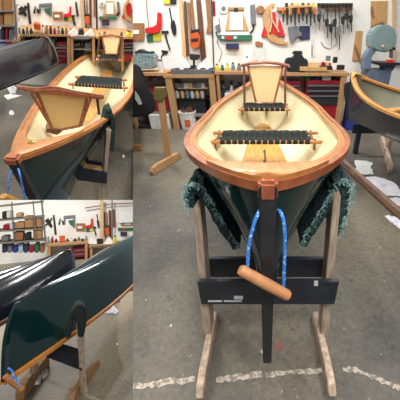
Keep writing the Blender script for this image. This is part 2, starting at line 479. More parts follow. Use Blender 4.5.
# stem cap block
c0 = BR.tr(0, -.02, BR.zb-.03)
t.part('stem_cap', MB().box((c0.x-.0225, c0.y-.0, c0.z-.006), (c0.x+.0225, c0.y+.06, c0.z+.045)), CHERRY, bevel=.008)
SZ = .84
seat = woven_seat(t, R.z(207, 142, SZ), R.z(323, 142, SZ), R.z(212, 133, SZ), R.z(318, 133, SZ))
sp = SZ
seat2 = woven_seat(t, R.z(238, 109.5, SZ), R.z(291, 109.5, SZ), R.z(241, 104.5, SZ), R.z(288, 104.5, SZ), 'seat', strips=8)
yb = R.z(264, 105, SZ).y
backrest(t, R.y(248, 66, yb+.12), R.y(283, 66, yb+.12), R.y(256, 103, yb), R.y(274, 103, yb),
         [R.y(241, 65.5, yb+.1), R.y(250, 63.5, yb+.1), R.y(264, 62, yb+.1), R.y(278, 63.5, yb+.1), R.y(289, 66, yb+.1)],
         [(R.y(244, 66, yb+.1), R.y(244.5, 107, yb-.02), WALNUT), (R.y(285.5, 66, yb+.1), R.y(285, 107, yb-.02), WALNUT)])
# floor board in the bottom
zf = .605
def board(pts, z, th=.012): return MB().prism([(p.x, p.y, z) for p in pts], (0, 0, th))
bp = [R.z(px, py, zf) for px, py in ((240, 178), (242, 163), (246, 150), (250, 139), (252, 130), (255, 126), (262, 124), (269, 126), (272, 130), (275, 139), (281, 150), (287, 163), (291, 178))]
fb = t.part('floor_board', board(bp, zf), HONEY)
for px, py in ((264.5, 152), (264.5, 161)):
    p = R.z(px, py, zf+.012)
    t.part('floor_board_bolt', MB().lathe(p, [(.012, 0), (.012, .006), (.006, .01)], 10), BLK, parent=fb)
p0, p1 = R.z(264.5, 150, zf+.02), R.z(265, 170, zf+.02)
t.part('bungee_cord', MB().tube([p0, p0.lerp(p1, .5)+Vector((.004, 0, .01)), p1], .006), BLK, parent=fb, smooth=True)
# rope and handle
def rope(bay, pts, y, name='painter_rope'):
    P = [bay.y(px, py, yy) for (px, py), yy in zip(pts, y)]
    out = []
    for i in range(len(P)-1):
        a = P[max(i-1, 0)]; b = P[i]; c = P[i+1]; d = P[min(i+2, len(P)-1)]
        for k in range(6):
            u = k/6; out.append(.5*((2*b)+(c-a)*u+(2*a-5*b+4*c-d)*u*u+(3*b-a-3*c+d)*u**3))
    out.append(P[-1]); return out
rp = rope(R, [(263, 209), (259, 212), (254, 224), (249, 246), (247.5, 268)], [.58, .535, .52, .51, .50])
t.part('rope', MB().tube(rp, .0046, 8), ROPEB, smooth=True, label='blue and white rope')
rp = rope(R, [(275, 209), (281, 213), (284.5, 228), (284.5, 255), (283.5, 290)], [.58, .535, .52, .51, .50])
t.part('rope', MB().tube(rp, .0046, 8), ROPEB, smooth=True, label='blue and white rope')
a, b = R.y(240, 269.5, .485), R.y(288.5, 296, .485)
hd = MB().tube([a, a.lerp(b, .03), a.lerp(b, .5), a.lerp(b, .97), b], [.0115, .0145, .0155, .015, .012], 14)
t.part('rope_handle', hd, mat('orange_brown_handle', '#b98156', .55, col2='#a57048', scale=20), smooth=True)

# --- stand under the right boat
def post(bay, x0, x1, y, d, ztop, zbot=0, xt0=None, xt1=None):
    xt0 = x0 if xt0 is None else xt0; xt1 = x1 if xt1 is None else xt1
    return MB().prism([(x0, y, zbot), (x1, y, zbot), (xt1, y, ztop-.015), ((xt0+xt1)/2+.004, y, ztop+.01), (xt0, y, ztop-.01)], (0, d, 0))
def foot(x0, x1, y0, y1, h):
    pr = [(y0, 0), (y0-.01, h*.45), (y0+.03, h*.9), (y0+.09, h), (y1-.09, h), (y1-.03, h*.9), (y1, h*.5), (y1, 0)]
    return MB().prism([(x0, y, z) for y, z in pr], (x1-x0, 0, 0))
def carpet(bay, path, y, w, th=.035, n=7, curl=.0):
    "strap of carpet: path of (x,z), depth w along y"
    rows = []
    pts = []
    for i in range(len(path)-1):
        for k in range(4):
            u = k/4; pts.append((path[i][0]*(1-u)+path[i+1][0]*u, path[i][1]*(1-u)+path[i+1][1]*u))
    pts.append(path[-1])
    for i, (x, z) in enumerate(pts):
        rows.append([Vector((x+random.uniform(-.003, .003), y+w*j/n+random.uniform(-.006, .006), z+random.uniform(-.003, .003)+.006*math.sin(j*2+i))) for j in range(n+1)])
    nrm = []
    mb = MB(); back = []
    for i, r in enumerate(rows):
        a = pts[max(i-1, 0)]; b = pts[min(i+1, len(pts)-1)]; dx, dz = b[0]-a[0], b[1]-a[1]; l = math.hypot(dx, dz) or 1
        nn = Vector((-dz/l, 0, dx/l))*th; back.append([p-nn for p in r])
    mb.grid(rows); mb.grid([r[::-1] for r in back])
    mb.grid([[r[0] for r in rows], [r[0] for r in back]]); mb.grid([[r[-1] for r in back], [r[-1] for r in rows]])
    mb.grid([rows[0], back[0]]); mb.grid([back[-1], rows[-1]])
    return mb
def fringe(path, y, n=120, ln=.018, r=.0013):
    mb = MB()
    for _ in range(n):
        i = random.randrange(len(path)-1); u = random.random()
        x = path[i][0]*(1-u)+path[i+1][0]*u; z = path[i][1]*(1-u)+path[i+1][1]*u
        p = Vector((x, y, z)); q = p+Vector((random.uniform(-1, 1), random.uniform(-.7, -.2), random.uniform(-1.2, .4)))*ln
        mb.tube([p, p.lerp(q, .5)+Vector((.002, 0, .001)), q], r, 4, caps=False)
    return mb
sy = .93
s = Thing(R, 'boat_stand', 'trestle stand with dark crossboards and draped green carpet under the bow-on green boat', 'stand', (0, sy, 0), 'wooden boat stands')
def X(bay, px, py, y): return bay.y(px, py, y).x
def ZZ(bay, px, py, y): return bay.y(px, py, y).z
lx0, lx1 = X(R, 203, 334, sy-.03), X(R, 212, 334, sy-.03)
rx0, rx1 = X(R, 320, 334, sy-.03), X(R, 328, 334, sy-.03)
ztl = ZZ(R, 194, 200, sy); ztr = ZZ(R, 339, 188, sy)
lt0, lt1 = X(R, 192.5, 200, sy-.04), X(R, 199, 200, sy-.04)
rt0, rt1 = X(R, 334, 192, sy-.04), X(R, 341.5, 192, sy-.04)
bf, br_ = sy-.075, sy+.075
pl = s.part('post', post(R, lx0, lx1, sy-.045, .09, ztl, .06, lt0, lt1), LEGW, bevel=.003)
pr_ = s.part('post', post(R, rx0, rx1, sy-.045, .09, ztr, .06, rt0, rt1), LEGW, bevel=.003)
def foot_at(bay, s, pn, pf, w, h, m=LEGW):
    "foot plank from near floor pixel to far floor pixel"
    a, b = bay.z(*pn, 0), bay.z(*pf, 0); d = (b-a); l = d.length; d.normalize(); n = Vector((d.y, -d.x, 0))
    pr = [(0, 0), (-.008, h*.45), (.03, h*.88), (.10, h), (l-.1, h), (l-.03, h*.88), (l, h*.5), (l, 0)]
    return s.part('foot', MB().prism([a+d*y+Vector((0, 0, z))-n*w/2 for y, z in pr], n*w), m, bevel=.004)
foot_at(R, s, (200.5, 400), (216, 316), .035, .085)
foot_at(R, s, (331.5, 398), (314, 316), .035, .085)
bz0, bz1 = ZZ(R, 266, 302.5, bf), ZZ(R, 266, 280, bf)
mb = MB().box((X(R, 199.5, 291, bf), bf-.012, bz0), (X(R, 336.5, 291, bf), bf+.012, bz1))
cb = s.part('crossboard', mb, BEAM, bevel=.003)
s.part('crossboard', MB().box((lx0+.012, br_-.012, bz0+.02), (rx0-.002, br_+.012, bz1-.005)), BEAM, bevel=.003)
for px, py in ((327.5+4, 291), (331.5, 298), (328, 285)):
    p = R.y(px, py, bf-.012); s.part('screw', MB().tube([p, p+Vector((0, .004, 0))], .004, 8), STEEL, parent=cb)
# scuffed white marks of the board
for r_ in ((208, 300.5, 222, 302), (224, 300.5, 242, 302), (234, 296, 243, 299.5), (314, 281, 318, 286)):
    s.part('paint_scuff', plate(R, rect(*r_), bf-.0135, .001), WPL, parent=cb, label='scraped pale patch')
lp = [(X(R, 187, 192, sy), ZZ(R, 187, 205, sy)), (X(R, 186.5, 192, sy), ZZ(R, 187, 192, sy)), (X(R, 189, 190, sy), ZZ(R, 189, 183, sy)), (X(R, 196, 190, sy), ZZ(R, 196, 178, sy)),
      (X(R, 204, 190, sy), ZZ(R, 204, 182, sy)), (X(R, 212, 190, sy), ZZ(R, 212, 198, sy)), (X(R, 222, 190, sy), ZZ(R, 222, 218, sy)), (X(R, 237, 190, sy), ZZ(R, 237, 243, sy))]
c = s.part('carpet_pad', carpet(R, lp, sy-.03, .15), CARPET, label='green carpet pad draped over left post')
s.part('carpet_fringe', fringe(lp, sy-.032, 260), FRINGE, parent=c, kind='stuff')
rpth = [(X(R, 299, 240, sy), ZZ(R, 299, 240, sy)), (X(R, 312, 190, sy), ZZ(R, 312, 222, sy)), (X(R, 326, 190, sy), ZZ(R, 326, 196, sy)), (X(R, 332, 190, sy), ZZ(R, 332, 180, sy)), (X(R, 341, 190, sy), ZZ(R, 341, 174, sy)),
        (X(R, 348, 190, sy), ZZ(R, 348, 180, sy)), (X(R, 349.5, 190, sy), ZZ(R, 350, 195, sy)), (X(R, 347.5, 190, sy), ZZ(R, 347, 214, sy)), (X(R, 345, 190, sy), ZZ(R, 346, 231, sy))]
c = s.part('carpet_pad', carpet(R, rpth, sy-.03, .15), CARPET, label='green carpet pad draped over right post')
s.part('carpet_fringe', fringe(rpth, sy-.032, 260), FRINGE, parent=c, kind='stuff')

# --- benches
BY = 5.0; BZ = .96; WY = 5.6
def bench(bay, name, label, x0, x1, yf, yw, ztop, legs, top_m=PINE, th=.05, shelf=None, legm=None, group='workbenches along the back wall'):
    t = Thing(bay, name, label, 'workbench', ((x0+x1)/2, (yf+yw)/2, 0), group)
    t.part('worktop', MB().box((x0, yf, ztop-th), (x1, yw-.005, ztop)), top_m, bevel=.004)
    for a, b in legs:
        t.part('leg', MB().box((a, yf+.01, 0), (b, yf+.09, ztop-th)), legm or PINE, bevel=.003)
        t.part('leg', MB().box((a, yw-.12, 0), (b, yw-.04, ztop-th)), legm or PINE, bevel=.003)
    if shelf: t.part('lower_shelf', MB().box((x0+.02, yf+.06, shelf-.03), (x1-.02, yw-.04, shelf)), GREYW)
    return t
xp = lambda px, py=72, y=BY: X(R, px, py, y)
bench(R, 'workbench', 'narrow pine workbench at far left holding glass jars and white tin', xp(120), xp(166), BY+.02, WY, BZ, [(xp(120), xp(123))], shelf=.3)
bench(R, 'workbench', 'pine workbench with white folded papers and grey trays, over jar crates', xp(162), xp(213.5), BY, WY, BZ-.03, [(xp(163.5), xp(170)), (xp(207.5), xp(213.5))], shelf=.25)
bench(R, 'workbench', 'pine workbench below the green level, spray jars on top', xp(214), xp(268), BY+.04, WY, BZ+.02, [(xp(215), xp(218))], shelf=.25)
bench(R, 'workbench', 'pine workbench holding black vise and lumber over red tool chest', xp(268.5), xp(350), BY, WY, BZ, [(xp(342), xp(348))], shelf=.18)
# under-bench things
yq = BY+.08
def chest(bay, label, x0, y0, x1, y1, yf, dep, drawers, body=REDM, face=BLKP, frame=.1, bot=None, z0=None, group='red tool chests'):
    a = bay.y(x0, y1, yf); b = bay.y(x1, y0, yf)
    if bay.trace:
        t = Thing(bay, 'tool_chest', label, 'tool chest', a, group)
        t.part('body', plate(bay, rect(x0, y0, x1, y1), yf, dep), body, bevel=.01)
        for q in drawers:
            d = t.part('drawer', plate(bay, rect(*q), yf-.02, .019), face, bevel=.003)
            t.part('drawer_pull', plate(bay, rect(q[0]+.3, q[1]+.3, q[2]-.3, q[1]+1.2), yf-.04, .018), STEEL, parent=d, label='bright metal drawer pull')
        return t
    zb = a.z if z0 is None else z0
    t = Thing(bay, 'tool_chest', label, 'tool chest', ((a.x+b.x)/2, yf+dep/2, zb), group)
    t.part('body', MB().box((a.x, yf, zb), (b.x, yf+dep, b.z)), body, bevel=.01)
    for (dx0, dy0, dx1, dy1) in drawers:
        p = bay.y(dx0, dy1, yf); q = bay.y(dx1, dy0, yf)
        d = t.part('drawer', MB().box((p.x, yf-.02, p.z), (q.x, yf-.001, q.z)), face, bevel=.003)
        t.part('drawer_pull', MB().box((p.x, yf-.035, q.z-.025), (q.x, yf-.021, q.z-.004)), STEEL, parent=d, label='bright metal drawer pull')
    return t
chest(R, 'red tool chest with black drawers under the bench holding the vise', 304, 80.5, 343, 122, BY+.06, .4,
      [(307, 84.5, 340, 89), (307, 89.8, 340, 94), (307, 95, 340, 105)], z0=.185)
chest(R, 'pinkish red tool chest half hidden by the boat stern seat', 283, 81, 301, 125, BY+.1, .4, [(285, 85, 299, 88.5), (285, 89.5, 299, 93), (285, 94, 299, 100)], body=WINE, z0=.185)
chest(R, 'wine red metal cabinet with open shelf under the jar bench', 150, 88, 169, 128, BY+.12, .38, [(152, 92, 167, 97)], body=WINE, face=WINE, z0=.305)
def simple(bay, name, pts, y, d, m, label, cat, group=None, bevel=0, smooth=False):
    return one(bay, name, plate(bay, pts, y, d), m, label, cat, group, bevel=bevel, smooth=smooth)
def rbox(bay, name, r, yf, d, m, label, cat, group=None, bevel=.006, z0=None, lid=None):
    if bay.trace: return one(bay, name, plate(bay, rect(*r), yf, d), m, label, cat, group, bevel=bevel)
    a = bay.y(r[0], r[3], yf); b = bay.y(r[2], r[1], yf); zb = a.z if z0 is None else z0
    mb = MB().box((a.x, yf, zb), (b.x, yf+d, b.z))
    return one(bay, name, mb, m, label, cat, group, bevel=min(bevel, (b.x-a.x)*.2, abs(b.z-zb)*.2))
def jar(bay, name, r, yf, m, label, cat, group=None, z0=None, cap=None, neck=.55, handle=False):
    a = bay.y(r[0], r[3], yf); b = bay.y(r[2], r[3], yf); b.z = bay.y(r[2], r[1], yf).z+(a.z-b.z); zb = a.z if z0 is None or bay.trace else z0
    rad = (b.x-a.x)/2; h = b.z-zb; cx = (a.x+b.x)/2
    T = Thing(bay, name, label, cat, (cx, yf+rad, zb), group)
    T.part('body', MB().lathe((cx, yf+rad, zb), [(rad*.92, 0), (rad, h*.04), (rad, h*.62), (rad*neck, h*.8), (rad*neck, h*.86)], 12), m, smooth=True)
    T.part('cap', MB().lathe((cx, yf+rad, zb+h*.86), [(rad*neck*1.08, 0), (rad*neck*1.08, h*.12), (rad*neck*.8, h*.14)], 12), cap or BLKP, smooth=True)
    return T
def bucket(bay, r, yf, label, z0, cat='bucket'):
    a = bay.y(r[0], r[3], yf); b = bay.y(r[2], r[1], yf); rad = (b.x-a.x)/2; h = b.z-z0; cx = (a.x+b.x)/2
    T = Thing(bay, 'bucket', label, cat, (cx, yf+rad, z0))
    T.part('body', MB().lathe((cx, yf+rad, z0), [(rad*.85, 0), (rad*.97, h*.9), (rad*1.03, h*.91), (rad*1.03, h), (rad*.95, h), (rad*.93, h*.9)], 20), WPL, smooth=True)
    lab = [[Vector((cx+rad*.96*math.cos(PI*(1.45+.02*k)), yf+rad+rad*.96*math.sin(PI*(1.45+.02*k)), z0+h*z)) for k in range(11)] for z in (.2, .6)]
    T.part('bucket_label', MB().solid(lab, (0, -.004, 0)), ORANGE, label='orange sticker')
    sc = MB()
    for i in range(16):
        x = cx+random.uniform(-.6, .6)*rad; y = yf+rad+random.uniform(-.6, .6)*rad
        p = Vector((x, y, z0+h*.85)); sc.tube([p, p+Vector((random.uniform(-.04, .04), random.uniform(-.04, .04), random.uniform(.05, .12)))], .012, 5)
    T.part('wood_offcuts', sc, WALNUT, kind='stuff')
R_b = bucket(R, (178.5, 113, 193.5, 130), BY-.05, 'white plastic bucket with orange label and wood offcuts', .0)
# crates of jars under the bench
rbox(R, 'storage_crate', (176, 98, 205, 112), BY+.2, .32, BLKP, 'black crate on the shelf beneath the rows of jars', 'crate', z0=.255)
one(R, 'wire_shelf', MB().box((xp(174, 98), BY+.15, R.y(190, 99, BY+.15).z-.01), (xp(206, 98), BY+.45, R.y(190, 99, BY+.15).z)), BLK, 'thin black shelf carrying the row of pale jars', 'shelf')
zs_ = R.y(190, 99, BY+.15).z
for i in range(6):
    x = 175.5+i*5
    jar(R, 'jar', (x, 89.5, x+4, 99), BY+.2, [CLEAR, PINEL, GLASS, CLEAR, PINEL, CLEAR][i], 'pale jar in the row below the bench with folded papers', 'jar', 'jars under the bench', z0=zs_, neck=.8)
one(R, 'wire_shelf', MB().box((xp(174, 85), BY+.15, R.y(190, 88.5, BY+.15).z-.008), (xp(206, 85), BY+.45, R.y(190, 88.5, BY+.15).z)), PINEL, 'thin pale shelf above the row of jars', 'shelf')
zs2 = R.y(190, 88.5, BY+.15).z
for i in range(7):
    x = 175.5+i*4.3
    rbox(R, 'tin', (x, 83, x+3.4, 88.5), BY+.2, .12, [GLASS, GREYM, CLEAR, PINEL, GREYM, GLASS, CLEAR][i], 'small tin on the thin shelf below folded papers', 'tin', 'tins under the bench', z0=zs2, bevel=.003)
for i, (x, m) in enumerate(((221, GREYM), (229, CLEAR), (237, BLUE))):
    jar(R, 'bottle', (x, 80+i, x+5, 92), BY+.25, m, ['grey bottle', 'clear bottle', 'blue bottle'][i]+' on the shelf under the middle bench', 'bottle', z0=.26)
rbox(R, 'cardboard_box', (151, 115, 168, 127.5), BY-.0, .3, WPL, 'white carton of plastic bags below the wine red cabinet', 'box', z0=0)
rbox(R, 'label_box', (322, 74.5, 331.5, 80.5), BY+.1, .2, WHITE, 'white box on top of the red tool chest', 'box')
for i, r_ in enumerate(((305, 76, 311, 80.5), (312, 77, 320, 80.5), (333, 76.5, 338, 80.5))):
    rbox(R, 'plastic_case', r_, BY+.1, .2, [GRN, NAVY, BLKP][i], ['green', 'navy', 'black'][i]+' small case on top of the red tool chest', 'case')
rbox(R, 'storage_crate', (346, 104, 359, 129), BY-.05, .3, BLUE, 'blue plastic crate on the floor beside the bench end', 'crate', z0=0)
for i, (r_, m, l) in enumerate((((217, 90, 224, 100), BLKP, 'black toolbox at left'), ((225, 93, 231, 100), WPL, 'white jug left of centre'), ((246, 86, 252, 99), NAVY, 'navy case right of the white jug'), ((254, 88, 266, 99), GREYM, 'grey case at right'))):
    rbox(R, 'storage_box', r_, BY+.12, .3, m, l+' on the lower shelf below the green level', 'box', z0=.255)
for i, r_ in enumerate(((149, 73, 156, 78), (157, 74.5, 161, 80), (143, 76, 148, 82))):
    rbox(R, 'storage_box', r_, BY+.2, .2, [BLKP, GREYM, BROWN][i], ['black', 'grey', 'brown'][i]+' box hung under the leftmost bench top', 'box')
# jacket
jp = [(345, 84), (349, 82), (354, 85), (356, 97), (354, 105), (346, 104), (344.5, 94)]
simple(R, 'jacket', jp, BY-.06, .05, BLKP, 'black jacket hanging from the bench end above blue crate', 'jacket', bevel=.01)
for k, r_ in enumerate(((195, 102, 204, 108),)):
    pass

# --- right bay: bench-top objects
T = Thing(R, 'glass_tank', 'blue-grey glass jar tank on the far left of the bench', 'tank', R.y(143, 69, BY+.1))
T.part('body', plate(R, [(133, 56), (137, 53.5), (150, 53.5), (153, 56), (153, 69), (133, 69)], BY+.1, .3), GLASS, bevel=.02)
T.part('lid', plate(R, [(135, 52), (139, 49.5), (144, 52), (150, 51.5), (151, 53.5), (135, 54)], BY+.15, .2), BLKP)
jar(R, 'paint_tin', (157.5, 59.5, 163, 69.5), BY+.08, WPL, 'white tin between glass tank and folded papers', 'tin', z0=BZ, neck=.9, cap=STEEL)
for i, pts in enumerate(([(162, 57), (174, 56), (176, 68), (164, 69)], [(171, 67), (184, 58), (190, 67), (186, 70), (172, 70)], [(194, 69), (207, 57), (213, 66), (213, 70), (196, 71)], [(178, 60), (182, 56), (184, 60), (182, 66), (178, 66)])):
    simple(R, 'folded_paper', pts, BY+.1+.04*i, .04, WHITE, ['white paper block standing beside the tin', 'left of the two white paper wings on the bench', 'right of the two white paper wings on the bench', 'small white scrap behind the left paper wing'][i], 'paper')
T = Thing(R, 'tray', 'grey metal tray along the bench front below the paper wings', 'tray', R.y(192, 74, BY+.02))
a, b = R.y(171, 72.5, BY+.02), R.y(212, 68.5, BY+.02)
T.part('body', MB().box((a.x, BY+.02, BZ-.03), (b.x, BY+.3, BZ-.015)).box((a.x, BY+.02, BZ-.015), (b.x, BY+.03, BZ+.05)).box((a.x, BY+.29, BZ-.015), (b.x, BY+.3, BZ+.05)).box((a.x, BY+.02, BZ-.015), (a.x+.01, BY+.3, BZ+.05)).box((b.x-.01, BY+.02, BZ-.015), (b.x, BY+.3, BZ+.05)), STEEL)
for i in range(5): one(R, 'wrench', MB().tube([(a.x+.08+.14*i, BY+.06, BZ+.055), (a.x+.16+.14*i, BY+.26, BZ+.055)], .011, 6), BLK, 'dark hand tool lying across the grey tray', 'tool', 'tools on the grey tray')
T = Thing(R, 'drill_press', 'small black drill stand between the two paper wings', 'drill', R.y(194, 70, BY+.35))
T.part('base', plate(R, [(187, 66), (202, 66), (202, 70), (187, 70)], BY+.35, .18), BLK, bevel=.01)
T.part('column', stroke(R, [(194, 66), (194, 54)], BY+.45, .02), BLK)
T.part('head', plate(R, [(189, 54), (199, 55), (198, 60), (190, 60)], BY+.36, .14), BLK, bevel=.01)
for i, (r_, m, l) in enumerate((((215, 64, 219, 70), YEL, 'yellow tape measure'), ((220.5, 65, 224, 69.5), GRN, 'small green can'), ((226, 63.5, 229, 69.5), YEL, 'yellow bottle'), ((231, 62.5, 235, 69.5), GLASS, 'blue-grey jar'), ((237, 63.5, 241, 69.5), GREYM, 'grey can'))):
    jar(R, 'small_bottle', r_, BY+.15, m, l+' on the bench below the green level', 'bottle', z0=BZ+.02, neck=.6)
jar(R, 'spray_bottle', (245, 56, 249.5, 69.5), BY+.3, CLEAR, 'clear spray bottle left of the cane backrest', 'bottle', z0=BZ+.02, neck=.4, cap=GREYM)
T = Thing(R, 'vise', 'black bench vise on the right bench, behind the cane seat', 'vise', R.y(294, 70, BY+.05))
T.part('body', plate(R, [(285, 61), (288, 58), (293, 58), (295, 54), (302, 54), (304, 58), (308, 60), (308, 68), (285, 68)], BY+.1, .22), BLK, bevel=.012)
T.part('jaw', plate(R, [(292, 54), (294, 51), (302, 51), (303, 54)], BY+.12, .1), BLK, bevel=.006)
T.part('base', plate(R, rect(287, 67, 306, 71), BY+.08, .26), BLK, bevel=.008)
T.part('handle', stroke(R, [(284, 64), (290, 67)], BY+.06, .012), STEEL)
one(R, 'timber_offcut', plate(R, rect(308, 62.5, 331, 68.5), BY+.12, .12), PINEL, 'thick pale timber block on bench right of the vise', 'timber', bevel=.004)
one(R, 'timber_offcut', plate(R, rect(300, 67, 327, 71), BY+.03, .07), TAN, 'thin tan timber strip at the bench front beside vise', 'timber', bevel=.004)
T = Thing(R, 'hand_plane', 'red and dark hand plane on the right end of bench', 'plane', R.y(327, 70, BY+.05))
T.part('body', plate(R, [(320, 66), (332, 66), (333, 70), (319, 70)], BY+.05, .08), BLK, bevel=.004)
T.part('handle', plate(R, [(322, 62), (325, 62), (326, 66), (321, 66)], BY+.08, .03), REDM, bevel=.004)
T.part('knob', stroke(R, [(330, 66), (330, 63)], BY+.1, .018), REDM)
for i, r_ in enumerate(((326, 56, 331, 61), (333, 57, 338, 63), (337, 65, 345, 70))):
    rbox(R, 'clamp_head', r_, BY+.2, .06, [GREYM, BLK, BLK][i], ['grey clamp resting on timber behind hand plane', 'black clamp head upright near bench end', 'black clamp lying on the bench end'][i], 'clamp')

# --- right bay wall
def hang(bay, name, label, cat, shapes, yw, group=None, th=.02):
    "thing hung on the wall: list of (part name, kind, pts, material, thickness or radius)"
    p0 = shapes[0][2][0]; base = bay.y(p0[0], p0[1], yw-.03)
    if len(shapes) == 1:
        nm, kd, pts, m, d = shapes[0]
        mb = plate(bay, pts, yw-d, d-.001) if kd == 'p' else stroke(bay, pts, yw-d-.002, d)
        return one(bay, name, mb, m, label, cat, group, bevel=.004 if kd == 'p' and d > .012 else 0, smooth=(kd == 's'))
    T = Thing(bay, name, label, cat, base, group)
    y = yw
    for nm, kd, pts, m, d in shapes:
        off = .03*shapes.index((nm, kd, pts, m, d))*0
        if kd == 'p': T.part(nm, plate(bay, pts, yw-d, d-.001), m, bevel=.003)
        else: T.part(nm, stroke(bay, pts, yw-d-.002, d), m, smooth=True)
    if not T.o.children: bpy.data.objects.remove(T.o)
    return T
W = 5.6+.02
def j_shape(ox, oy, k=1): return [(ox+x*k, oy+y*k) for x, y in ((12, 0), (16, 1), (16, 15), (14, 20), (8, 22), (0, 21), (0, 16), (7, 15), (11, 13), (12, 8))]
def hammer(bay, x, y, k, W, label):
    hang(bay, 'hammer', label, 'hammer', [('head', 'p', [(x, y), (x+7*k, y-.5*k), (x+7.5*k, y+2.5*k), (x+1*k, y+2.5*k)], BLK, .03), ('handle', 's', [(x+4*k, y+2*k), (x+6*k, y+10*k), (x+9*k, y+19*k)], BLK, .016)], W)
def poster(bay, x, y, k, W, label):
    q = lambda pts: [(x+a*k, y+b*k) for a, b in pts]
    hang(bay, 'clipboard', label, 'clipboard', [
        ('backing', 'p', q([(4, 2), (17, 2), (24, 24), (0, 24)]), TAN, .012), ('paper', 'p', q([(5, 5), (17.5, 5), (18, 23), (4.5, 23)]), WHITE, .018),
        ('top_bar', 'p', q([(3, 0), (19, 0), (19, 3), (3, 3)]), PINE, .03), ('clip', 'p', q([(9, 1), (13, 1), (13, 4.5), (9, 4.5)]), BLK, .035)], W)
def level(bay, x0, y0, x1, y1, W, label):
    w = x1-x0
    T = hang(bay, 'spirit_level', label, 'level', [('body', 'p', rect(x0, y0, x1, y1), GRN, .05), ('red_band', 'p', rect(x0+w*.22, y0+.15*(y1-y0), x0+w*.38, y1-.1*(y1-y0)), RED, .055),
        ('vial', 'p', rect(x0+w*.08, y0+.25*(y1-y0), x0+w*.16, y1-.3*(y1-y0)), WPL, .055), ('vial', 'p', rect(x0+w*.44, y0+.25*(y1-y0), x0+w*.54, y1-.3*(y1-y0)), CLEAR, .055)], W)
hang(R, 'cable', 'black cable sagging under the bench below the green level', 'cable', [('cable', 's', [(216, 76), (222, 84), (232, 88), (244, 84), (250, 76)], BLK, .012)], BY+.5)
hang(R, 'cable', 'thin grey cable hanging on the wall left of spray bottle', 'cable', [('cable', 's', [(219, 18), (220, 30), (217, 42), (222, 52), (219, 62)], GREYM, .007)], W)
hang(R, 'bottle_holder', 'clear plastic holder with brown top above the cane backrest', 'holder', [('body', 'p', [(253, 46), (265, 46), (266, 61), (252, 61)], CLEAR, .06), ('top', 'p', [(255, 42), (258, 41), (263, 43), (263, 47), (256, 47)], BROWN, .07)], W)
hang(R, 'pliers', 'grey pliers hanging left of the green level', 'pliers', [('jaw', 'p', [(215, 26), (219, 24), (221, 30), (217, 32)], GREYM, .03), ('handle', 's', [(216, 32), (218, 38)], BLK, .012)], W)
hang(R, 'wooden_plaque', 'brown wooden plaque with white card at far left of right wall', 'plaque', [('board', 'p', rect(126, 23, 144, 41), BROWN, .025), ('card', 'p', rect(126, 30, 139, 34), WHITE, .03)], W)
one(R, 'red_bracket', plate(R, j_shape(145, 12), W-.06, .05), RED, 'red J-shaped clamp handle hanging on the white wall beside hammer', 'clamp', bevel=.006)
hang(R, 'cord', 'thin pale cord hanging above the red J-shaped clamp', 'cord', [('cord', 's', [(146, -4), (147, 12), (149, 29)], PINE, .008)], W)
hang(R, 'packet', 'green and yellow packet behind the red J-shaped clamp', 'packet', [('packet', 'p', [(146, 35), (153, 34), (153, 42), (147, 42)], GRN, .02), ('front', 'p', rect(153, 33, 161, 41), YEL, .02)], W)
hammer(R, 161, 31, 1, W, 'black hammer on the white wall right of red clamp')
hang(R, 'brush', 'black long-handled brush hanging above the hammer', 'brush', [('handle', 's', [(169.5, 8), (170.5, 14), (172, 22)], BLK, .012), ('bristles', 'p', [(171, 21), (174, 20), (176, 27), (176, 34), (174, 36), (172, 33), (170.5, 26)], BLK, .03)], W)
hang(R, 'box_cutter', 'small yellow and black box at the wall top left', 'box', [('body', 'p', rect(163, -3, 170, 4), YEL, .03), ('lid', 'p', rect(170, -3, 176, 4), BLK, .03)], W)
hang(R, 'spring_clamp', 'small dark spring clamp low on the wall below hammer', 'clamp', [('body', 'p', [(161, 50), (168, 51), (167, 54), (163, 55)], BLK, .03), ('handle', 's', [(163, 54), (161, 58)], BLK, .012)], W)
def batten(bay, pts, m, label, W, d=.03, g='long battens on the wall'):
    one(bay, 'timber_batten', plate(bay, pts, W-d, d-.002), m, label, 'batten', g, bevel=.003)
batten(R, [(178, -4), (181.5, -4), (187, 60), (183, 61)], PINEL, 'palest long batten, left of the brown battens behind orange drill', W)
batten(R, [(183.5, 1), (186, 1), (189, 55), (186, 57)], WALNUT, 'leftmost dark brown batten beside the palest batten', W)
batten(R, [(187, 2), (189.5, 2), (193, 46), (190.5, 47)], BROWN, 'second brown batten, just left of orange drill', W)
batten(R, [(189.5, -4), (192, -4), (195.5, 34), (193.5, 34)], BROWN, 'batten running down into the orange drill', W)
batten(R, [(196, 0), (200.5, -1), (206, 57), (209, 60), (206, 61), (203.5, 59), (201, 62), (200.5, 57)], WALNUT, 'long brown paddle with forked foot right of the drill', W)
batten(R, [(205, -4), (209.5, -4), (211, 25), (213, 33), (206, 33), (207.5, 25)], BROWN, 'brown plank with flared foot beside thin black pole', W)
hang(R, 'power_drill', 'orange power drill hanging among the brown battens', 'drill', [('body', 'p', [(190, 34), (198, 32), (200, 38), (199, 47), (193, 49), (190, 45)], ORANGE, .09), ('grip', 'p', [(191, 30), (198, 29), (199, 34), (191, 35)], BLK, .07), ('chuck', 'p', [(191, 39), (198, 38), (198, 41), (191, 42)], BLK, .1)], W-.03)
hang(R, 'black_pole', 'thin black pole from ceiling to bench beside the flared plank', 'pole', [('pole', 's', [(211.5, -6), (212.5, 30), (214, 70)], BLK, .012)], W-.02)
hang(R, 'red_strip', 'short red strip on wall beside the flared plank', 'strip', [('strip', 'p', [(212.5, 1), (215, 1), (215.5, 16), (213, 16)], REDM, .015)], W)
hang(R, 'saw_blade', 'pale round plastic disc left of the white clipboard', 'disc', [('rim', 'p', disc(223.5, 8.5, 5.5), CLEAR, .02), ('hub', 'p', disc(223.5, 8.5, 2.2), GREYM, .028)], W)
poster(R, 225, 7, 1, W, 'white sheet on wooden clipboard above the green level')
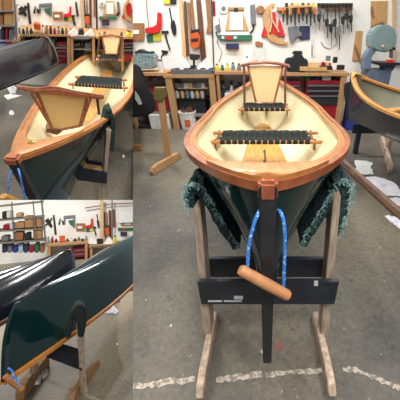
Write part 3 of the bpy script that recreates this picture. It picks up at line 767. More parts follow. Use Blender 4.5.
level(R, 219, 35, 252, 40.5, W, 'green spirit level with red band on the right wall')
rbox(R, 'small_case', (226, 43.5, 238.5, 49), W-.08, .075, NAVY, 'navy blue case on wall just below the green level', 'case')
hang(R, 'caulking_gun', 'grey caulking tube with black nozzle right of white clipboard', 'caulking gun', [('tube', 'p', [(250, 5), (255, 4), (256, 24), (251, 25)], GREYM, .05), ('nozzle', 's', [(254, 25), (253, 30), (250, 33)], BLK, .016)], W)
hang(R, 'mallet', 'brown round mallet head between caulking tube and tan curve', 'mallet', [('head', 'p', disc(260.5, 9.5, 4.2, 12), BROWN, .06), ('handle', 's', [(256, 9), (265, 10)], BROWN, .014)], W)
hang(R, 'curve_template', 'large tan crescent wooden template on wall over red clamps', 'template', [('template', 'p', [(272, 3), (276, 4), (270, 10), (268, 18), (269, 27), (273, 34), (280, 39), (289, 43), (287, 45), (278, 44), (270, 41), (265, 34), (263, 24), (263, 14), (266, 7)], TAN, .015)], W-.03)
for i, pts in enumerate(([(271, 12), (275.5, 12), (277, 32), (275, 36), (269, 35)], [(264.5, 25), (268, 34), (268, 37), (261, 36)], [(279, 17), (285, 35), (285, 37), (277, 36)])):
    hang(R, 'red_clamp', ['tall red clamp in the middle of the tan crescent', 'red triangular clamp left of the tan crescent', 'red triangular clamp right of the tan crescent'][i], 'clamp', [('body', 'p', pts, RED, .045)], W)
hang(R, 'pliers', 'pale pliers hanging across the tan crescent template', 'pliers', [('handle', 's', [(271, 8), (272, 20), (270, 32)], PINEL, .014), ('handle_grip', 's', [(272, 20), (279, 32)], PINEL, .014)], W-.05)
def rack(bay, label, r_, W, d=.09):
    return one(bay, 'tool_rack', plate(bay, rect(*r_), W-d, d-.002), PINE, label, 'rack', bevel=.004)
rack(R, 'left wooden tool rack holding chisels and clamps', (277, 7, 316, 11), W)
rack(R, 'right wooden tool rack holding the bar clamps', (318, 5, 353, 9.5), W)
for i in range(9):
    x = 283+i*3.9; h = [11, 14, 12, 15, 12, 10, 13, 15, 12][i]
    hang(R, 'chisel', 'hand tool hanging from the left wooden rack', 'tool', [('handle', 's', [(x, 8), (x+.3, 14)], [ORANGE, BLK, BROWN, BLK][i % 4], .02), ('blade', 'p', [(x-.9, 14), (x+1.4, 14), (x+1.1, 11+h), (x-.3, 11+h)], BLK, .025)], W-.1, 'hand tools under the left rack')
for i in range(6):
    x = 285+i*5.5
    hang(R, 'block', 'small dark tool standing on top of the left rack', 'tool', [('body', 'p', [(x, 3), (x+3, 2.5), (x+3.5, 7), (x, 7)], [BLK, BROWN, YEL][i % 3], .05)], W-.03, 'tools on top of the left rack')
hang(R, 'corner_square', 'tan wooden corner frame at top of the left rack', 'frame', [('frame', 'p', [(289, 5), (312, 5), (312, 7), (292, 8), (292, 15), (289, 15)], TAN, .03)], W-.1)
hang(R, 'heat_gun', 'tan and grey gun-shaped tool under the left rack', 'heat gun', [('body', 'p', [(288, 27), (298, 26), (300, 32), (302, 36), (296, 37), (292, 44), (290, 40), (289, 34)], GREYM, .07), ('nozzle', 'p', [(298, 31), (302, 33), (299, 36), (296, 35)], TAN, .05)], W)
hang(R, 'pouch', 'navy blue pouch on wall left of the steel ruler', 'pouch', [('pouch', 'p', [(299, 26), (310, 26), (310, 39), (300, 40)], NAVY, .03)], W)
T = hang(R, 'steel_ruler', 'white steel ruler with black marks hanging vertically', 'ruler', [('ruler', 'p', [(311.5, 27), (315.5, 27), (315, 57), (311, 57)], WPL, .01), ('marks', 'p', rect(311.6, 45, 312.6, 56), BLK, .013)], W)
for i in range(9):
    x = 319+i*4; h = [22, 14, 30, 38, 30, 42, 26, 20, 24][i]; bx = [BLK, GREYM, BLK, BLK][i % 4]
    hang(R, 'bar_clamp', 'black bar clamp hanging from the right wooden rack', 'clamp', [('bar', 's', [(x, 4), (x+.5, 8+h)], BLK if i % 3 else STEEL, .009), ('fixed_jaw', 'p', [(x-1.5, 3), (x+2, 3), (x+2, 6), (x-1.5, 6)], BLK, .05), ('sliding_jaw', 'p', [(x-2, 1+h*.62), (x+1.6, h*.6), (x+2, 4+h*.62), (x+.8, 7+h*.7), (x-1.4, 6+h*.66)], bx, .06)], W-.1, 'bar clamps under the right rack')
hang(R, 'wire_loop', 'thin wire loop hanging left of the bar clamps', 'wire', [('wire', 's', [(321, 42), (324, 47), (330, 49), (336, 44), (337, 38)], STEEL, .006)], W)
hang(R, 'plywood_panel', 'large tan plywood panel behind the bandsaw wheel cover', 'panel', [('panel', 'p', [(371, 1), (388, 1), (387, 23), (380, 25), (371, 30)], TAN, .02), ('panel_edge', 'p', [(371, 6), (373, 6), (375, 18), (373, 19), (371, 14)], BROWN, .03), ('batten', 'p', [(371, 26), (383, 21), (384, 23), (371, 29)], BROWN, .03)], W)
hang(R, 'plywood_panel', 'narrow tan plywood strip leaning left of the bandsaw', 'panel', [('panel', 'p', [(356, 31), (363, 31), (360, 61), (352, 61)], TAN, .02)], W)
hang(R, 'wooden_stick', 'brown stick leaning across the narrow plywood strip', 'stick', [('stick', 'p', [(354, 44), (356, 46), (363, 64), (361, 65)], BROWN, .03)], W-.03)
one(R, 'door_1', plate(R, rect(396, -10, 420, 66), W-.04, .03), WPL, kind='structure')
one(R, 'trim_2', plate(R, rect(393.5, -10, 396, 64), W-.07, .06), PINEL, kind='structure')
# bandsaw
yb_ = 4.75
T = Thing(R, 'bandsaw', 'large blue-grey bandsaw with round wheel cover at the right wall', 'bandsaw', (R.y(385, 90, yb_).x, yb_+.2, 0))
T.part('wheel_cover', plate(R, [(372, 33), (376, 28), (383, 24.5), (390, 25), (395, 29), (397, 36), (396.5, 44), (392, 50), (386, 52.5), (378, 51.5), (371.5, 48), (371, 40)], yb_, .28), BSAW, bevel=.02)
T.part('cover_knob', MB().tube([R.y(383, 46, yb_-.02), R.y(383, 46, yb_)], .018, 10), PINEL)
T.part('neck', plate(R, [(371, 48), (377, 52), (372, 56), (371, 70), (364, 70), (365, 57)], yb_+.02, .2), BSAWB, bevel=.015)
a, b = R.y(364, 100, yb_), R.y(402, 70, yb_)
T.part('cabinet', MB().box((a.x, yb_+.01, 0), (b.x-.15, yb_+.4, b.z)), BSAWB, bevel=.01)
T.part('table', plate(R, [(378, 62.5), (402, 63), (402, 65.5), (381, 66)], yb_-.1, .45), BLK, bevel=.006)
T.part('trunnion', plate(R, [(383, 66), (396, 66), (393, 71), (385, 71)], yb_, .2), BSAWB, bevel=.006)
T.part('blade_guard', plate(R, rect(390.5, 45, 393, 58), yb_+.05, .06), GREYM, bevel=.004)
T.part('blade', stroke(R, [(391.7, 58), (391.7, 63)], yb_+.08, .004), STEEL)
T.part('guard_knob', stroke(R, [(394, 47.5), (394, 50)], yb_-.02, .02), BLK)
one(R, 'push_block', plate(R, [(388, 60), (394, 60), (395, 63), (387, 63)], yb_-.05, .1), RED, 'red push block lying on the bandsaw table', 'block', bevel=.006)

# --- small trestle and dark boat end at the left edge of the right bay
T = Thing(R, 'boat_stand', 'plain pine T-foot stand between the bench and left edge, clamp at top', 'stand', R.z(168, 160, 0), 'wooden boat stands')
a = R.z(167, 163, 0); tz = ZZ(R, 159, 90, a.y)
x0, x1 = X(R, 165, 160, a.y), X(R, 171, 160, a.y)
T.part('post', MB().prism([(x0, a.y, .05), (x1, a.y, .05), (X(R, 162, 90, a.y), a.y, tz), (X(R, 156, 90, a.y), a.y, tz)], (0, .05, 0)), PINE, bevel=.004)
foot_at(R, T, (152, 175), (180, 158), .05, .1, PINE)
T.part('clamp', plate(R, [(154, 88), (164, 88), (164, 98), (160, 101), (154, 99)], a.y-.03, .1), mat('olive_pad', '#6b5e30', .9), label='olive padded top')
simple(R, 'tarpaulin', [(126, 66), (137, 64), (142, 72), (147, 86), (152, 96), (155, 104), (154, 112), (147, 116), (140, 117), (126, 119)], 3.9, .05, BLKP, 'dark grey plastic-wrapped boat end at the left edge', 'tarpaulin', bevel=.02)
simple(R, 'paper_label', [(135, 91), (139, 97), (142, 104), (139, 105), (135, 99)], 3.88, .01, CLEAR, 'pale sheet stuck on the dark wrapped boat end', 'sheet')
a = R.z(126, 131, 0); b = R.z(160, 125, 0)
one(R, 'timber_plank', MB().box((a.x, b.y-.25, 0), (b.x, b.y+.1, .05)), BEAM, 'dark board lying on floor below the wrapped boat end', 'board', bevel=.005)
simple(R, 'offcut', [(130, 147), (139, 145), (140, 150), (131, 152)], R.z(134, 151, 0).y, .06, BROWN, 'small brown wood offcut on floor at the left edge', 'offcut')

# --- second boat on the right
def rightboat():
    z0 = .9
    B = Boat(3.0, 1.0, .2, .1, .85, .36, 0, 0, z0, 0, e=3, inset=.02)
    bow = R.z(352.5, 73, z0+.2); B.x0, B.y0 = bow.x, bow.y
    B.yaw = math.radians(155); 
    T = Thing(R, 'rowing_boat', 'slate grey boat with olive interior at right edge, its end cut off', 'boat', (1.9, 3.3, 0))
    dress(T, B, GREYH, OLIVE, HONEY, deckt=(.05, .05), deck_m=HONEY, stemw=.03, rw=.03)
    for q in (.22, .38):
        a = B.tr(-B.b(q-.02)*.8, q*B.L, -.12); b = B.tr(B.b(q-.02)*.8, q*B.L, -.12)
        d = (B.tr(0, 1, 0)-B.tr(0, 0, 0))*.06
        T.part('thwart', MB().prism([a-d, b-d, b+d, a+d], (0, 0, .018)), HONEY)
    return B
B2 = rightboat()
T = Thing(R, 'boat_stand', 'dark board stand with a pine foot under the slate grey boat', 'stand', R.z(388, 165, 0), 'wooden boat stands')
ys = R.z(386, 155, 0).y
a, b = R.y(352, 133, ys), R.y(394, 124, ys)
T.part('crossboard', MB().box((a.x, ys-.02, a.z), (b.x+.1, ys+.02, b.z)), BEAM, bevel=.004)
T.part('post', MB().box((X(R, 387, 150, ys), ys+.02, .05), (X(R, 391.5, 150, ys), ys+.1, b.z+.1)), LEGW, bevel=.004)
foot_at(R, T, (390, 173), (381, 141), .05, .1, LEGW)
T.part('post', MB().box((X(R, 355, 150, ys), ys+.02, .0), (X(R, 359, 150, ys), ys+.1, b.z)), BEAM, bevel=.004)

# papers and planks on the floor
def crumple(bay, name, pts, label, cat, m=CLOTH, h=.02, group=None, n=9, seed=0, ragged=.12):
    random.seed(seed)
    P = [bay.z(px, py, 0) for px, py in pts]; c = sum(P, Vector())/len(P)
    N = len(P)*3; ring = []
    for i in range(N):
        k = i/3; a = P[int(k) % len(P)]; b = P[(int(k)+1) % len(P)]; p = a.lerp(b, k-int(k)); ring.append(c+(p-c)*(1+random.uniform(-ragged, ragged)))
    rows = []
    for j in range(n):
        s_ = (j+.02)/(n-1+.02)
        rows.append([c+(p-c)*s_+Vector((0, 0, .004+(abs(math.sin(i*1.7+j*1.1+seed))*random.uniform(.3, 1)*h)*(1 if j < n-1 else .15))) for i, p in enumerate(ring)])
    mb = MB()
    top = rows; bot = [[p-Vector((0, 0, .003)) for p in r] for r in rows]
    mb.grid(top, True); mb.grid([r[::-1] for r in bot], True); mb.grid([bot[-1], top[-1]], True)
    o = one(bay, name, mb, m, label, cat, group, smooth=True)
crumple(R, 'paper_sheet', [(354, 160), (364, 161), (373, 162), (371, 168), (373, 174), (362, 175), (353, 173), (356, 167)], 'ragged square of grey-white paper on floor right of the boat', 'paper', m=CLEAR, seed=3, h=.01)
crumple(R, 'dust_sheet', [(362, 178), (375, 177), (388, 180), (395, 184), (402, 192), (402, 197), (388, 196), (376, 193), (370, 188)], 'large crumpled white sheet lying beside the long floor planks', 'sheet', seed=5, h=.02, ragged=.06)
crumple(R, 'paper_sheet', [(388, 199), (397, 198), (405, 200), (405, 208), (396, 205)], 'white paper at right edge, middle of three sheets', 'paper', seed=6, ragged=.05)
crumple(R, 'paper_sheet', [(384, 216), (394, 217), (405, 222), (405, 232), (397, 227), (390, 222)], 'white paper nearest the camera at the right edge', 'paper', seed=8, ragged=.05)
def plank(bay, p, q, w, h, m, label, z=0, group='planks on the floor'):
    a, b = bay.z(*p, 0), bay.z(*q, 0); d = (b-a).normalized(); n = Vector((d.y, -d.x, 0))*w/2
    one(bay, 'timber_plank', MB().prism([a-n+Vector((0, 0, z)), a+n+Vector((0, 0, z)), b+n+Vector((0, 0, z)), b-n+Vector((0, 0, z))], (0, 0, h)), m, label, 'plank', group, bevel=.003)
plank(R, (320, 141), (410, 222), .055, .03, mat('dusty_plank_wood', '#9a7c68', .8, col2='#84685a', scale=5), 'upper of two long brown planks angled across floor on the right')
plank(R, (318, 144), (408, 228), .03, .022, WALNUT, 'lower, thinner dark plank of the pair across the floor')
random.seed(11)
for i, (px, py, sc) in enumerate(((171, 326, 1.2), (146, 300, .6), (150, 206, .8), (352, 219, .9), (262, 352, 1.6), (323, 336, .6), (228, 322, .5), (380, 247, .6))):
    c = R.z(px, py, 0); r_ = .006*sc
    one(R, 'chip', MB().lathe(c, [(r_, 0), (r_*1.1, r_*.5), (r_*.5, r_)], 6), [WPL, PALEBLUE][i == 4], ['pale chip on the floor left of the stand foot', 'tiny chip on the left open floor', 'white speck on floor below the T-foot stand', 'white speck right of hanging carpet flap', 'pale blue dried paint blob beside the stem foot', 'tiny chip beside right stand foot', 'tiny chip between the stand feet', 'tiny chip on the open floor at right'][i], 'chip')

# ================================================================== UPPER LEFT BAY
oy = 1.8198-1.3394; SZU = (2.3394-.95)/(2.1042-.95)
BU = Boat(5.5398, .95, .2799, .0603, .916, .42, -.2717, 1.8198, .95, .2537, heel=.1152, pit=-.0335, inset=.12, keel=lambda t: -.40, sec=(.5, 1.15), sp=2)
t = Thing(U, 'rowing_boat', 'green boat in upper left view with wooden deck, cane backrests and cream interior', 'boat', (0.3, 3.5, 0))
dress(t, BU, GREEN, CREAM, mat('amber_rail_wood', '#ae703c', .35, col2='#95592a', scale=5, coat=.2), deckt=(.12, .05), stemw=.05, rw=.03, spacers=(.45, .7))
c0 = BU.tr(0, -.01, BU.zb-.01)
t.part('stem_cap', MB().box((c0.x-.032, c0.y-.015, c0.z-.02), (c0.x+.036, c0.y+.06, c0.z+.035), rz=-.2537), CHERRY, bevel=.012)
p = BU.tr(0, .28, BU.sh(.05)+.034)
t.part('deck_eye', MB().lathe(p, [(.02, 0), (.02, .004), (.01, .006)], 12), mat('brass', '#a98c3a', .3, metal=.8), label='brass deck plate')
SU = .86
woven_seat(t, U.z(68, 84, SU), U.z(128, 88, SU), U.z(75, 77, SU), U.z(127, 80, SU), strips=15, r=.02)
woven_seat(t, U.z(96, 60, SU), U.z(121, 60.5, SU), U.z(98, 56.5, SU), U.z(120, 57, SU), strips=8, r=.02)
yk = U.z(110, 57, SU).y
backrest(t, U.y(102, 36.5, yk+.1), U.y(120.5, 36.5, yk+.1), U.y(105.5, 54, yk), U.y(117, 54, yk),
         [U.y(99, 36.5, yk+.1), U.y(105, 35.5, yk+.1), U.y(112, 35, yk+.1), U.y(123, 37, yk+.1)],
         [(U.y(99.5, 37, yk+.1), U.y(97.5, 58.5, yk), WALNUT), (U.y(122.5, 37, yk+.1), U.y(119.5, 59, yk), WALNUT)])
yn = U.z(66, 128, .9).y
bk = backrest(t, U.y(37, 92, yn+.0), U.y(87, 97, yn+.0), U.y(53, 131, yn+.05), U.y(80, 126, yn+.05),
         [U.y(17, 86.5, yn-.02), U.y(26, 88.5, yn-.02), U.y(36, 90, yn-.02), U.y(50, 89, yn-.02), U.y(60, 89.5, yn-.02), U.y(80, 93.5, yn-.02), U.y(103, 97, yn-.02)],
         [(U.y(31, 92, yn-.02), U.y(54, 132, yn+.04), CHERRY), (U.y(91, 97, yn-.02), U.y(81, 126, yn+.04), CHERRY), (U.y(97, 98, yn+.0), U.y(99, 114, yn+.1), BLK)])
t.part('rail_face', plate(U, [(17, 86), (25, 87), (36, 88.5), (50, 86.5), (58, 87), (75, 91), (104, 95.5), (104, 99.5), (80, 98), (55, 95), (36, 93), (26, 91.5), (17, 88.5)], yn-.035, .02), CHERRY, parent=bk, bevel=.004)
t.part('seat_cushion', plate(U, [(47, 129), (57, 130), (62, 132), (57, 135), (46, 132)], yn+.02, .12), WALNUT, label='dark seat edge')
zf = .60
bp = [U.z(px, py, zf) for px, py in ((102, 73), (107, 70), (111, 71), (112, 76), (108, 86), (103, 98), (97, 112), (90, 122), (82, 122), (86, 106), (92, 92), (98, 80))]
t.part('floor_board', board(bp, zf), HONEY)
rp = rope(U, [(18, 168), (20, 175), (22, 185), (25, 199), (27, 210)], [a+oy for a in (1.33, 1.27, 1.26, 1.25, 1.24)])
t.part('rope', MB().tube(rp, .0048, 8), ROPEB, smooth=True, label='blue and white rope right of stem')
rp = rope(U, [(12, 168), (9, 178), (8, 190), (8, 199), (8, 210)], [a+oy for a in (1.35, 1.3, 1.29, 1.28, 1.28)])
t.part('rope', MB().tube(rp, .0048, 8), ROPEB, smooth=True, label='blue and white rope left of stem')
a, b = U.y(3, 196, 1.26+oy), U.y(16, 201, 1.3+oy)
t.part('rope_handle', MB().tube([a, a.lerp(b, .1), b], [.016, .02, .02], 12), HONEY, smooth=True)
# stand
s = Thing(U, 'boat_stand', 'trestle with dark boards and carpeted post under the upper left green boat', 'stand', U.z(104, 205, 0), 'wooden boat stands')
ps = U.z(103, 204, 0).y
P = [(106.5, 130), (111.5, 130), (107, 172), (105, 205), (99, 205), (104, 172)]
s.part('post', plate(U, P, ps, .1), LEGW, bevel=.004)
c = s.part('crossboard', plate(U, [(58, 165), (107, 173), (107, 184), (58, 178)], ps-.03, .03), BEAM, bevel=.004)
s.part('crossboard', plate(U, [(62, 157), (104, 163), (104, 173), (62, 167)], ps+.14, .03), BEAM, bevel=.004)
s.part('spreader', plate(U, [(62, 165), (103, 171), (103, 173.5), (62, 168)], ps-.0, .1), PINE, bevel=.002)
cp = [(X(U, 96, 130, ps+.1), ZZ(U, 96, 140, ps)), (X(U, 104, 130, ps), ZZ(U, 104, 124, ps)), (X(U, 108, 130, ps), ZZ(U, 110, 112, ps)), (X(U, 113, 130, ps), ZZ(U, 114, 110, ps)), (X(U, 116, 130, ps), ZZ(U, 116, 122, ps)), (X(U, 114.5, 130, ps), ZZ(U, 115, 140, ps)), (X(U, 112.5, 130, ps), ZZ(U, 113, 152, ps))]
s.part('carpet_pad', carpet(U, cp, ps+.02, .14), CARPET, label='green carpet pad over the post')
# second stand posts behind
T = Thing(U, 'boat_stand', 'slim pine stand post between dark boat and cream boat interior', 'stand', U.z(60, 80, 0), 'wooden boat stands')
yy = U.z(60, 78, 0).y
T.part('post', plate(U, [(58, 47), (62, 47), (61, 76), (58.5, 76)], yy, .06), PINE, bevel=.004)
T.part('foot', plate(U, [(50, 74), (62, 72), (66, 78), (64, 80), (52, 80)], yy, .08), PINE, bevel=.006)
T.part('crossboard', plate(U, [(40, 70), (58, 71), (58, 75), (40, 74)], yy+.06, .03), BEAM, bevel=.004)

def upturned(bay, name, label, top, bot, yt, yb2, m, group=None, streak=None):
    pass
# black boat, upturned: keel line and rail line given as pixels
def dark_hull(bay, label, keel_px, rail_px, zk, zr, belly=.42):
    T = Thing(bay, 'rowing_boat', label, 'boat', bay.z(*rail_px[0], zr)*1)
    K = [bay.z(*p, zk) for p in keel_px]; G = [bay.z(*p, zr) for p in rail_px]
    return T, K, G
BK = Boat(4.6, .52, .0, .0, .5, .30, 0, 0, .86, 0, flip=True, inset=.10, sec=(.36, .9))
e = U.z(52.5, 37, 1.15); BK.x0, BK.y0 = e.x, e.y; BK.yaw = math.radians(180+33)
T = Thing(U, 'rowing_boat', 'black upturned boat at left of the upper left view', 'boat', (-1.8, 3, 0), 'dark boats beside the green boat')
T.part('hull', hull_mesh(BK), BLACK, smooth=True)
for s_ in (-1, 1): T.part('gunwale', rail(BK, s_, 0, .012, .02, -.01), BLK)
T.part('stem_band', stem(BK, .04, .012), GREYM)

# wall items for the left bays -------------------------------------------------
def wallset(bay, W, M_, BYY, tag_, skip=()):
    "M_: maps upper-left panel pixel to this bay's pixel"
    q = lambda pts: [M_(x, y) for x, y in pts]
    def h(name, label, cat, shapes, W_=W, group=None):
        hang(bay, name, label+' '+tag_, cat, [(a, b, q(c), d, e) for a, b, c, d, e in shapes], W_, group)
    h('scissors', 'dark shears hanging left of the long black bar', 'shears', [('blade', 'p', [(18, 9), (22, 6), (27, 15), (25, 17)], BLK, .03), ('handle', 's', [(19, 14), (24, 10), (26, 6)], BLK, .02)])
    h('black_bar', 'long black bar on white wall', 'bar', [('bar', 'p', [(27, 3), (29, 3), (31.5, 24), (29, 24)], BLK, .03)])
    h('file', 'small dark file right of the black bar', 'file', [('blade', 'p', [(33, 13), (35, 6), (36, 7), (35, 14)], BLK, .02)])
    h('hook', 'tiny dark hook beside framed tools', 'hook', [('hook', 's', [(37, 9), (39, 11), (38, 13)], BLK, .02)])
    h('framed_pad', 'dark green framed pad with tools', 'frame', [('frame', 'p', [(39, 4), (52, 3), (52, 16), (50, 17), (50, 6), (41, 7), (41, 13), (39, 13)], GREYM, .03), ('pad', 'p', [(44, 9), (50, 8), (50, 16), (46, 13)], GRN, .02)])
    h('wooden_plaque', 'brown plaque with white card', 'plaque', [('board', 'p', rect(53, 12, 63, 20), BROWN, .04), ('card', 'p', rect(54.5, 15, 59.5, 17.5), WHITE, .045)])
    one(bay, 'red_bracket', plate(bay, q(j_shape(63.5, 6.5, .5)), W-.07, .06), RED, 'red J-shaped clamp '+tag_, 'clamp', bevel=.005)
    h('packet', 'green yellow packet under the red clamp', 'packet', [('packet', 'p', rect(64, 17, 68, 21), GRN, .03), ('front', 'p', rect(68, 16.5, 72, 20.5), YEL, .03)])
    h('hammer', 'black hammer left of battens', 'hammer', [('head', 'p', rect(71.5, 15.5, 75, 17), BLK, .04), ('handle', 's', [(73, 17), (75, 25)], BLK, .02)])
    h('brush', 'black brush above the hammer', 'brush', [('handle', 's', [(76, 2), (77, 10)], BLK, .015), ('bristles', 'p', [(76, 9), (78, 9), (79, 16), (77, 17)], BLK, .04)])
    for i, (pts, m, l) in enumerate((([(80, -3), (82.5, -3), (84, 30), (82, 31)], PINEL, 'pale batten'), ([(83.5, 0), (85, 0), (87, 27), (85.5, 28)], WALNUT, 'dark batten'), ([(86, 0), (87.5, 0), (88.5, 20), (87, 20)], BROWN, 'mid brown batten'), ([(89, -2), (91.5, -2), (92, 29), (90, 30)], WALNUT, 'long brown paddle'), ([(93.5, -3), (96, -3), (97.5, 16), (93.5, 16)], BROWN, 'flared brown plank'))):
        one(bay, 'timber_batten', plate(bay, q(pts), W-.04, .035), m, l+' behind the orange drill '+tag_, 'batten', bevel=.003)
    h('power_drill', 'orange power drill among the battens', 'drill', [('body', 'p', [(85, 17), (89, 16), (90, 23), (87, 25), (85, 22)], ORANGE, .1), ('grip', 'p', rect(85, 14.5, 89.5, 17), BLK, .08)], W-.04)
    h('saw_blade', 'pale round disc beside clipboard', 'disc', [('rim', 'p', disc(102, 4, 2.8), CLEAR, .03), ('hub', 'p', disc(102, 4, 1.1), GREYM, .035)])
    h('clipboard', 'white sheet on wooden clipboard', 'clipboard', [('backing', 'p', [(106, 1), (114, 1), (117, 15), (103, 15)], TAN, .02), ('paper', 'p', rect(106.5, 3, 113.5, 14), WHITE, .026)])
    h('spirit_level', 'green spirit level below clipboard', 'level', [('body', 'p', rect(99.5, 16.8, 116.5, 19.8), GRN, .06), ('red_band', 'p', rect(104, 17.3, 107, 19.4), RED, .065)])
    h('small_case', 'navy case below the green level', 'case', [('body', 'p', rect(102.5, 21.5, 109.5, 25.5), NAVY, .08)])
    h('caulking_gun', 'grey caulking tube right of clipboard', 'caulking gun', [('tube', 'p', [(117, 2), (119.5, 2), (120, 12), (117.5, 12)], GREYM, .05), ('nozzle', 's', [(119, 12), (117, 16)], BLK, .02)])
    h('curve_template', 'tan crescent template at right end', 'template', [('template', 'p', [(128, 0), (130, 1), (126, 7), (127, 15), (133, 20), (133, 22), (126, 20), (123, 13), (124, 5)], TAN, .03)], W-.04)
    h('red_clamp', 'red clamp across the tan crescent', 'clamp', [('body', 'p', [(127, 4), (131, 3), (132, 12), (130, 18), (122, 18)], RED, .05)])
for_u = lambda x, y: (x, y)
wallset(U2, WU, for_u, WU-.7, 'in the upper left view')
# benches of upper bay
UZ = .95
ybU = yU
xu = lambda px, py=37: X(U2, px, py, ybU)
zU = lambda px, py: U2.y(px, py, ybU).z
def ubench(label, a, b, py, legs, hs=34):
    t = Thing(U2, 'workbench', label, 'workbench', U2.y((a+b)/2, py+30, ybU), 'workbenches along the back wall')
    t.part('worktop', plate(U2, rect(a, py, b, py+2.2), ybU, WU-ybU-.01), PINE, bevel=.004)
    for p in legs:
        t.part('leg', plate(U2, rect(p, py+2.2, p+3, py+hs), ybU+.02, .08), PINE, bevel=.003)
        t.part('leg', plate(U2, rect(p+.5, py+2, p+3, py+hs-4), WU-.15, .08), PINE, bevel=.003)
    t.part('lower_shelf', plate(U2, rect(a+1, py+13, b-1, py+14), ybU+.06, .5), GREYW)
    return 0
ubench('long pine workbench crowded with bottles, upper left view', 17, 70, 34.5, (18, 40, 67))
ubench('pine workbench with white paper wings, upper left view', 70.5, 95.5, 36, (70.5, 92))
ubench('pine workbench behind far cane seat, upper left view', 96, 140, 37, (121,))
zb1 = zb2 = zb3 = None
random.seed(4)
cols = [GLASS, BLKP, WPL, REDM, GREYM, GRN, NAVY, BLKP, CLEAR, BROWN]
nm_ = ['blue-grey', 'black', 'white', 'red', 'grey', 'green', 'navy', 'dark', 'clear', 'brown']
for i in range(13):
    x = 18+i*3.9; hgt = random.uniform(6, 10.5); k = (i*7) % 10
    if 34 <= x <= 41: continue
    jar(U2, 'bottle', (x, 34.8-hgt, x+3.3, 34.8), ybU+.01, cols[k], nm_[k]+' bottle in crowded row on upper left bench', 'bottle', 'bottles on the upper left bench', z0=zb1, neck=.5)
simple(U2, 'orange_box', [(33.5, 23), (40, 24), (40.5, 33), (35, 33)], ybU+.06, .12, ORANGE, 'orange box on the upper left bench near black bar', 'box', bevel=.01)
simple(U2, 'tan_board', [(33, 30.5), (46, 32), (45, 34.8), (34, 34.8)], ybU+.005, .05, TAN, 'tan wedge in front of the orange box, upper view', 'wedge', bevel=.01)
for i, pts in enumerate(([(69, 33), (75, 28), (78, 33), (77, 36), (70, 36)], [(84, 36), (91, 29), (94, 34), (94, 36)])):
    simple(U2, 'folded_paper', pts, ybU+.01, .05, WHITE, ['left white paper wing on the upper view bench', 'right white paper wing on the upper view bench'][i], 'paper')
simple(U2, 'drill_press', [(79, 30), (84, 30), (84, 36), (78, 36)], ybU+.07, .15, BLK, 'black drill stand between paper wings, upper view', 'drill', bevel=.01)
rbox(U2, 'tray', (74, 36, 90, 39.5), ybU-.03, .03, GREYM, 'grey tray front on the upper view bench', 'tray')
chest(U2, 'wine red cabinet under the bench in the upper left view', 56, 42, 67, 64, ybU+.1, .45, [(57.5, 45, 66, 49), (57.5, 50.5, 66, 54), (57.5, 55.5, 66, 61)], body=WINE, face=WINE, z0=.0)
chest(U2, 'red tool chest at right edge of the upper left view', 122.5, 41, 140, 62, ybU+.1, .4, [(124, 43, 139, 45.5), (124, 46.5, 139, 49), (124, 50, 139, 54)], z0=0)
rbox(U2, 'storage_crate', (74, 47, 84, 57), ybU+.15, .35, BLKP, 'black crate under the upper view bench', 'crate', z0=.36)
for i in range(5): jar(U2, 'jar', (74+i*3.4, 42, 76.8+i*3.4, 47), ybU+.2, [CLEAR, PINEL, GLASS][i % 3], 'pale jar on black crate, upper left view', 'jar', 'jars in the upper left view', z0=ZZ(U2, 78, 47, ybU+.2), neck=.8)
for i, (r_, m, l) in enumerate((((98, 33, 101, 36.5), YEL, 'yellow can'), ((103, 31.5, 106, 36.5), GLASS, 'grey can'), ((120, 32, 123, 37), GRN, 'green can'), ((126, 30, 131, 37), YEL, 'tall yellow can'))):
    jar(U2, 'small_bottle', (r_[0], r_[1], r_[2], 37.2), ybU+.01, m, l+' on bench behind far cane seat, upper view', 'can', z0=zb3, neck=.7)
for i in range(6):
    x = 20+i*6
    rbox(U2, 'metal_box', (x, 38, x+5, 47+i % 2), ybU+.15, .3, [GREYM, BLKP, STEEL, GREYM, BROWN, GREYM][i], 'grey or dark box beneath the crowded upper left bench', 'box', 'boxes under the upper left bench', z0=.36)
# shelf unit upper left
def shelf_unit(bay, label, y, x0, x1, boards, posts, d, ytop, ybot, mpost=GREYM):
    T = Thing(bay, 'shelving_unit', label, 'shelves', bay.y((x0+x1)/2, ybot, y))
    for (pa, pb, w) in posts:
        T.part('upright', plate(bay, [(pa[0]-w/2, pa[1]), (pa[0]+w/2, pa[1]), (pb[0]+w/2, pb[1]), (pb[0]-w/2, pb[1])], y, .05), mpost)
    for (a, b, th) in boards:
        T.part('shelf_board', plate(bay, [a, b, (b[0], b[1]+th), (a[0], a[1]+th)], y+.02, d), GREYW, bevel=.003)
    return T
shelf_unit(U2, 'grey shelving with cardboard boxes at left edge of the upper view', ybU-.75, -6, 15, [((-8, 10.5), (14, 10.5), 1.6), ((-8, 25.5), (15.5, 25.5), 1.6), ((-8, 41), (15, 40), 1.6)], [((14, -5), (16.5, 40), 1.6)], .5, -5, 40)
for i, (r_, m, l) in enumerate((((-4, -3, 2.5, 10.3), CARD, 'cardboard box at left on top shelf'), ((3, -3, 12, 10.3), CARD, 'wide cardboard box on top shelf'), ((-3, 15, 3, 25.3), BROWN, 'brown carton left on second shelf'), ((4, 13.5, 13.5, 25.3), TAN, 'tan carton on second shelf'), ((0, 29, 4, 40), NAVY, 'blue item on the lower shelf'), ((5, 28, 8, 40), REDM, 'red item on the lower shelf'), ((9, 30, 14, 40), GREYM, 'grey item on the lower shelf'))):
    rbox(U2, 'storage_box', r_, ybU-.7, .4, m, l+', upper view', 'box')
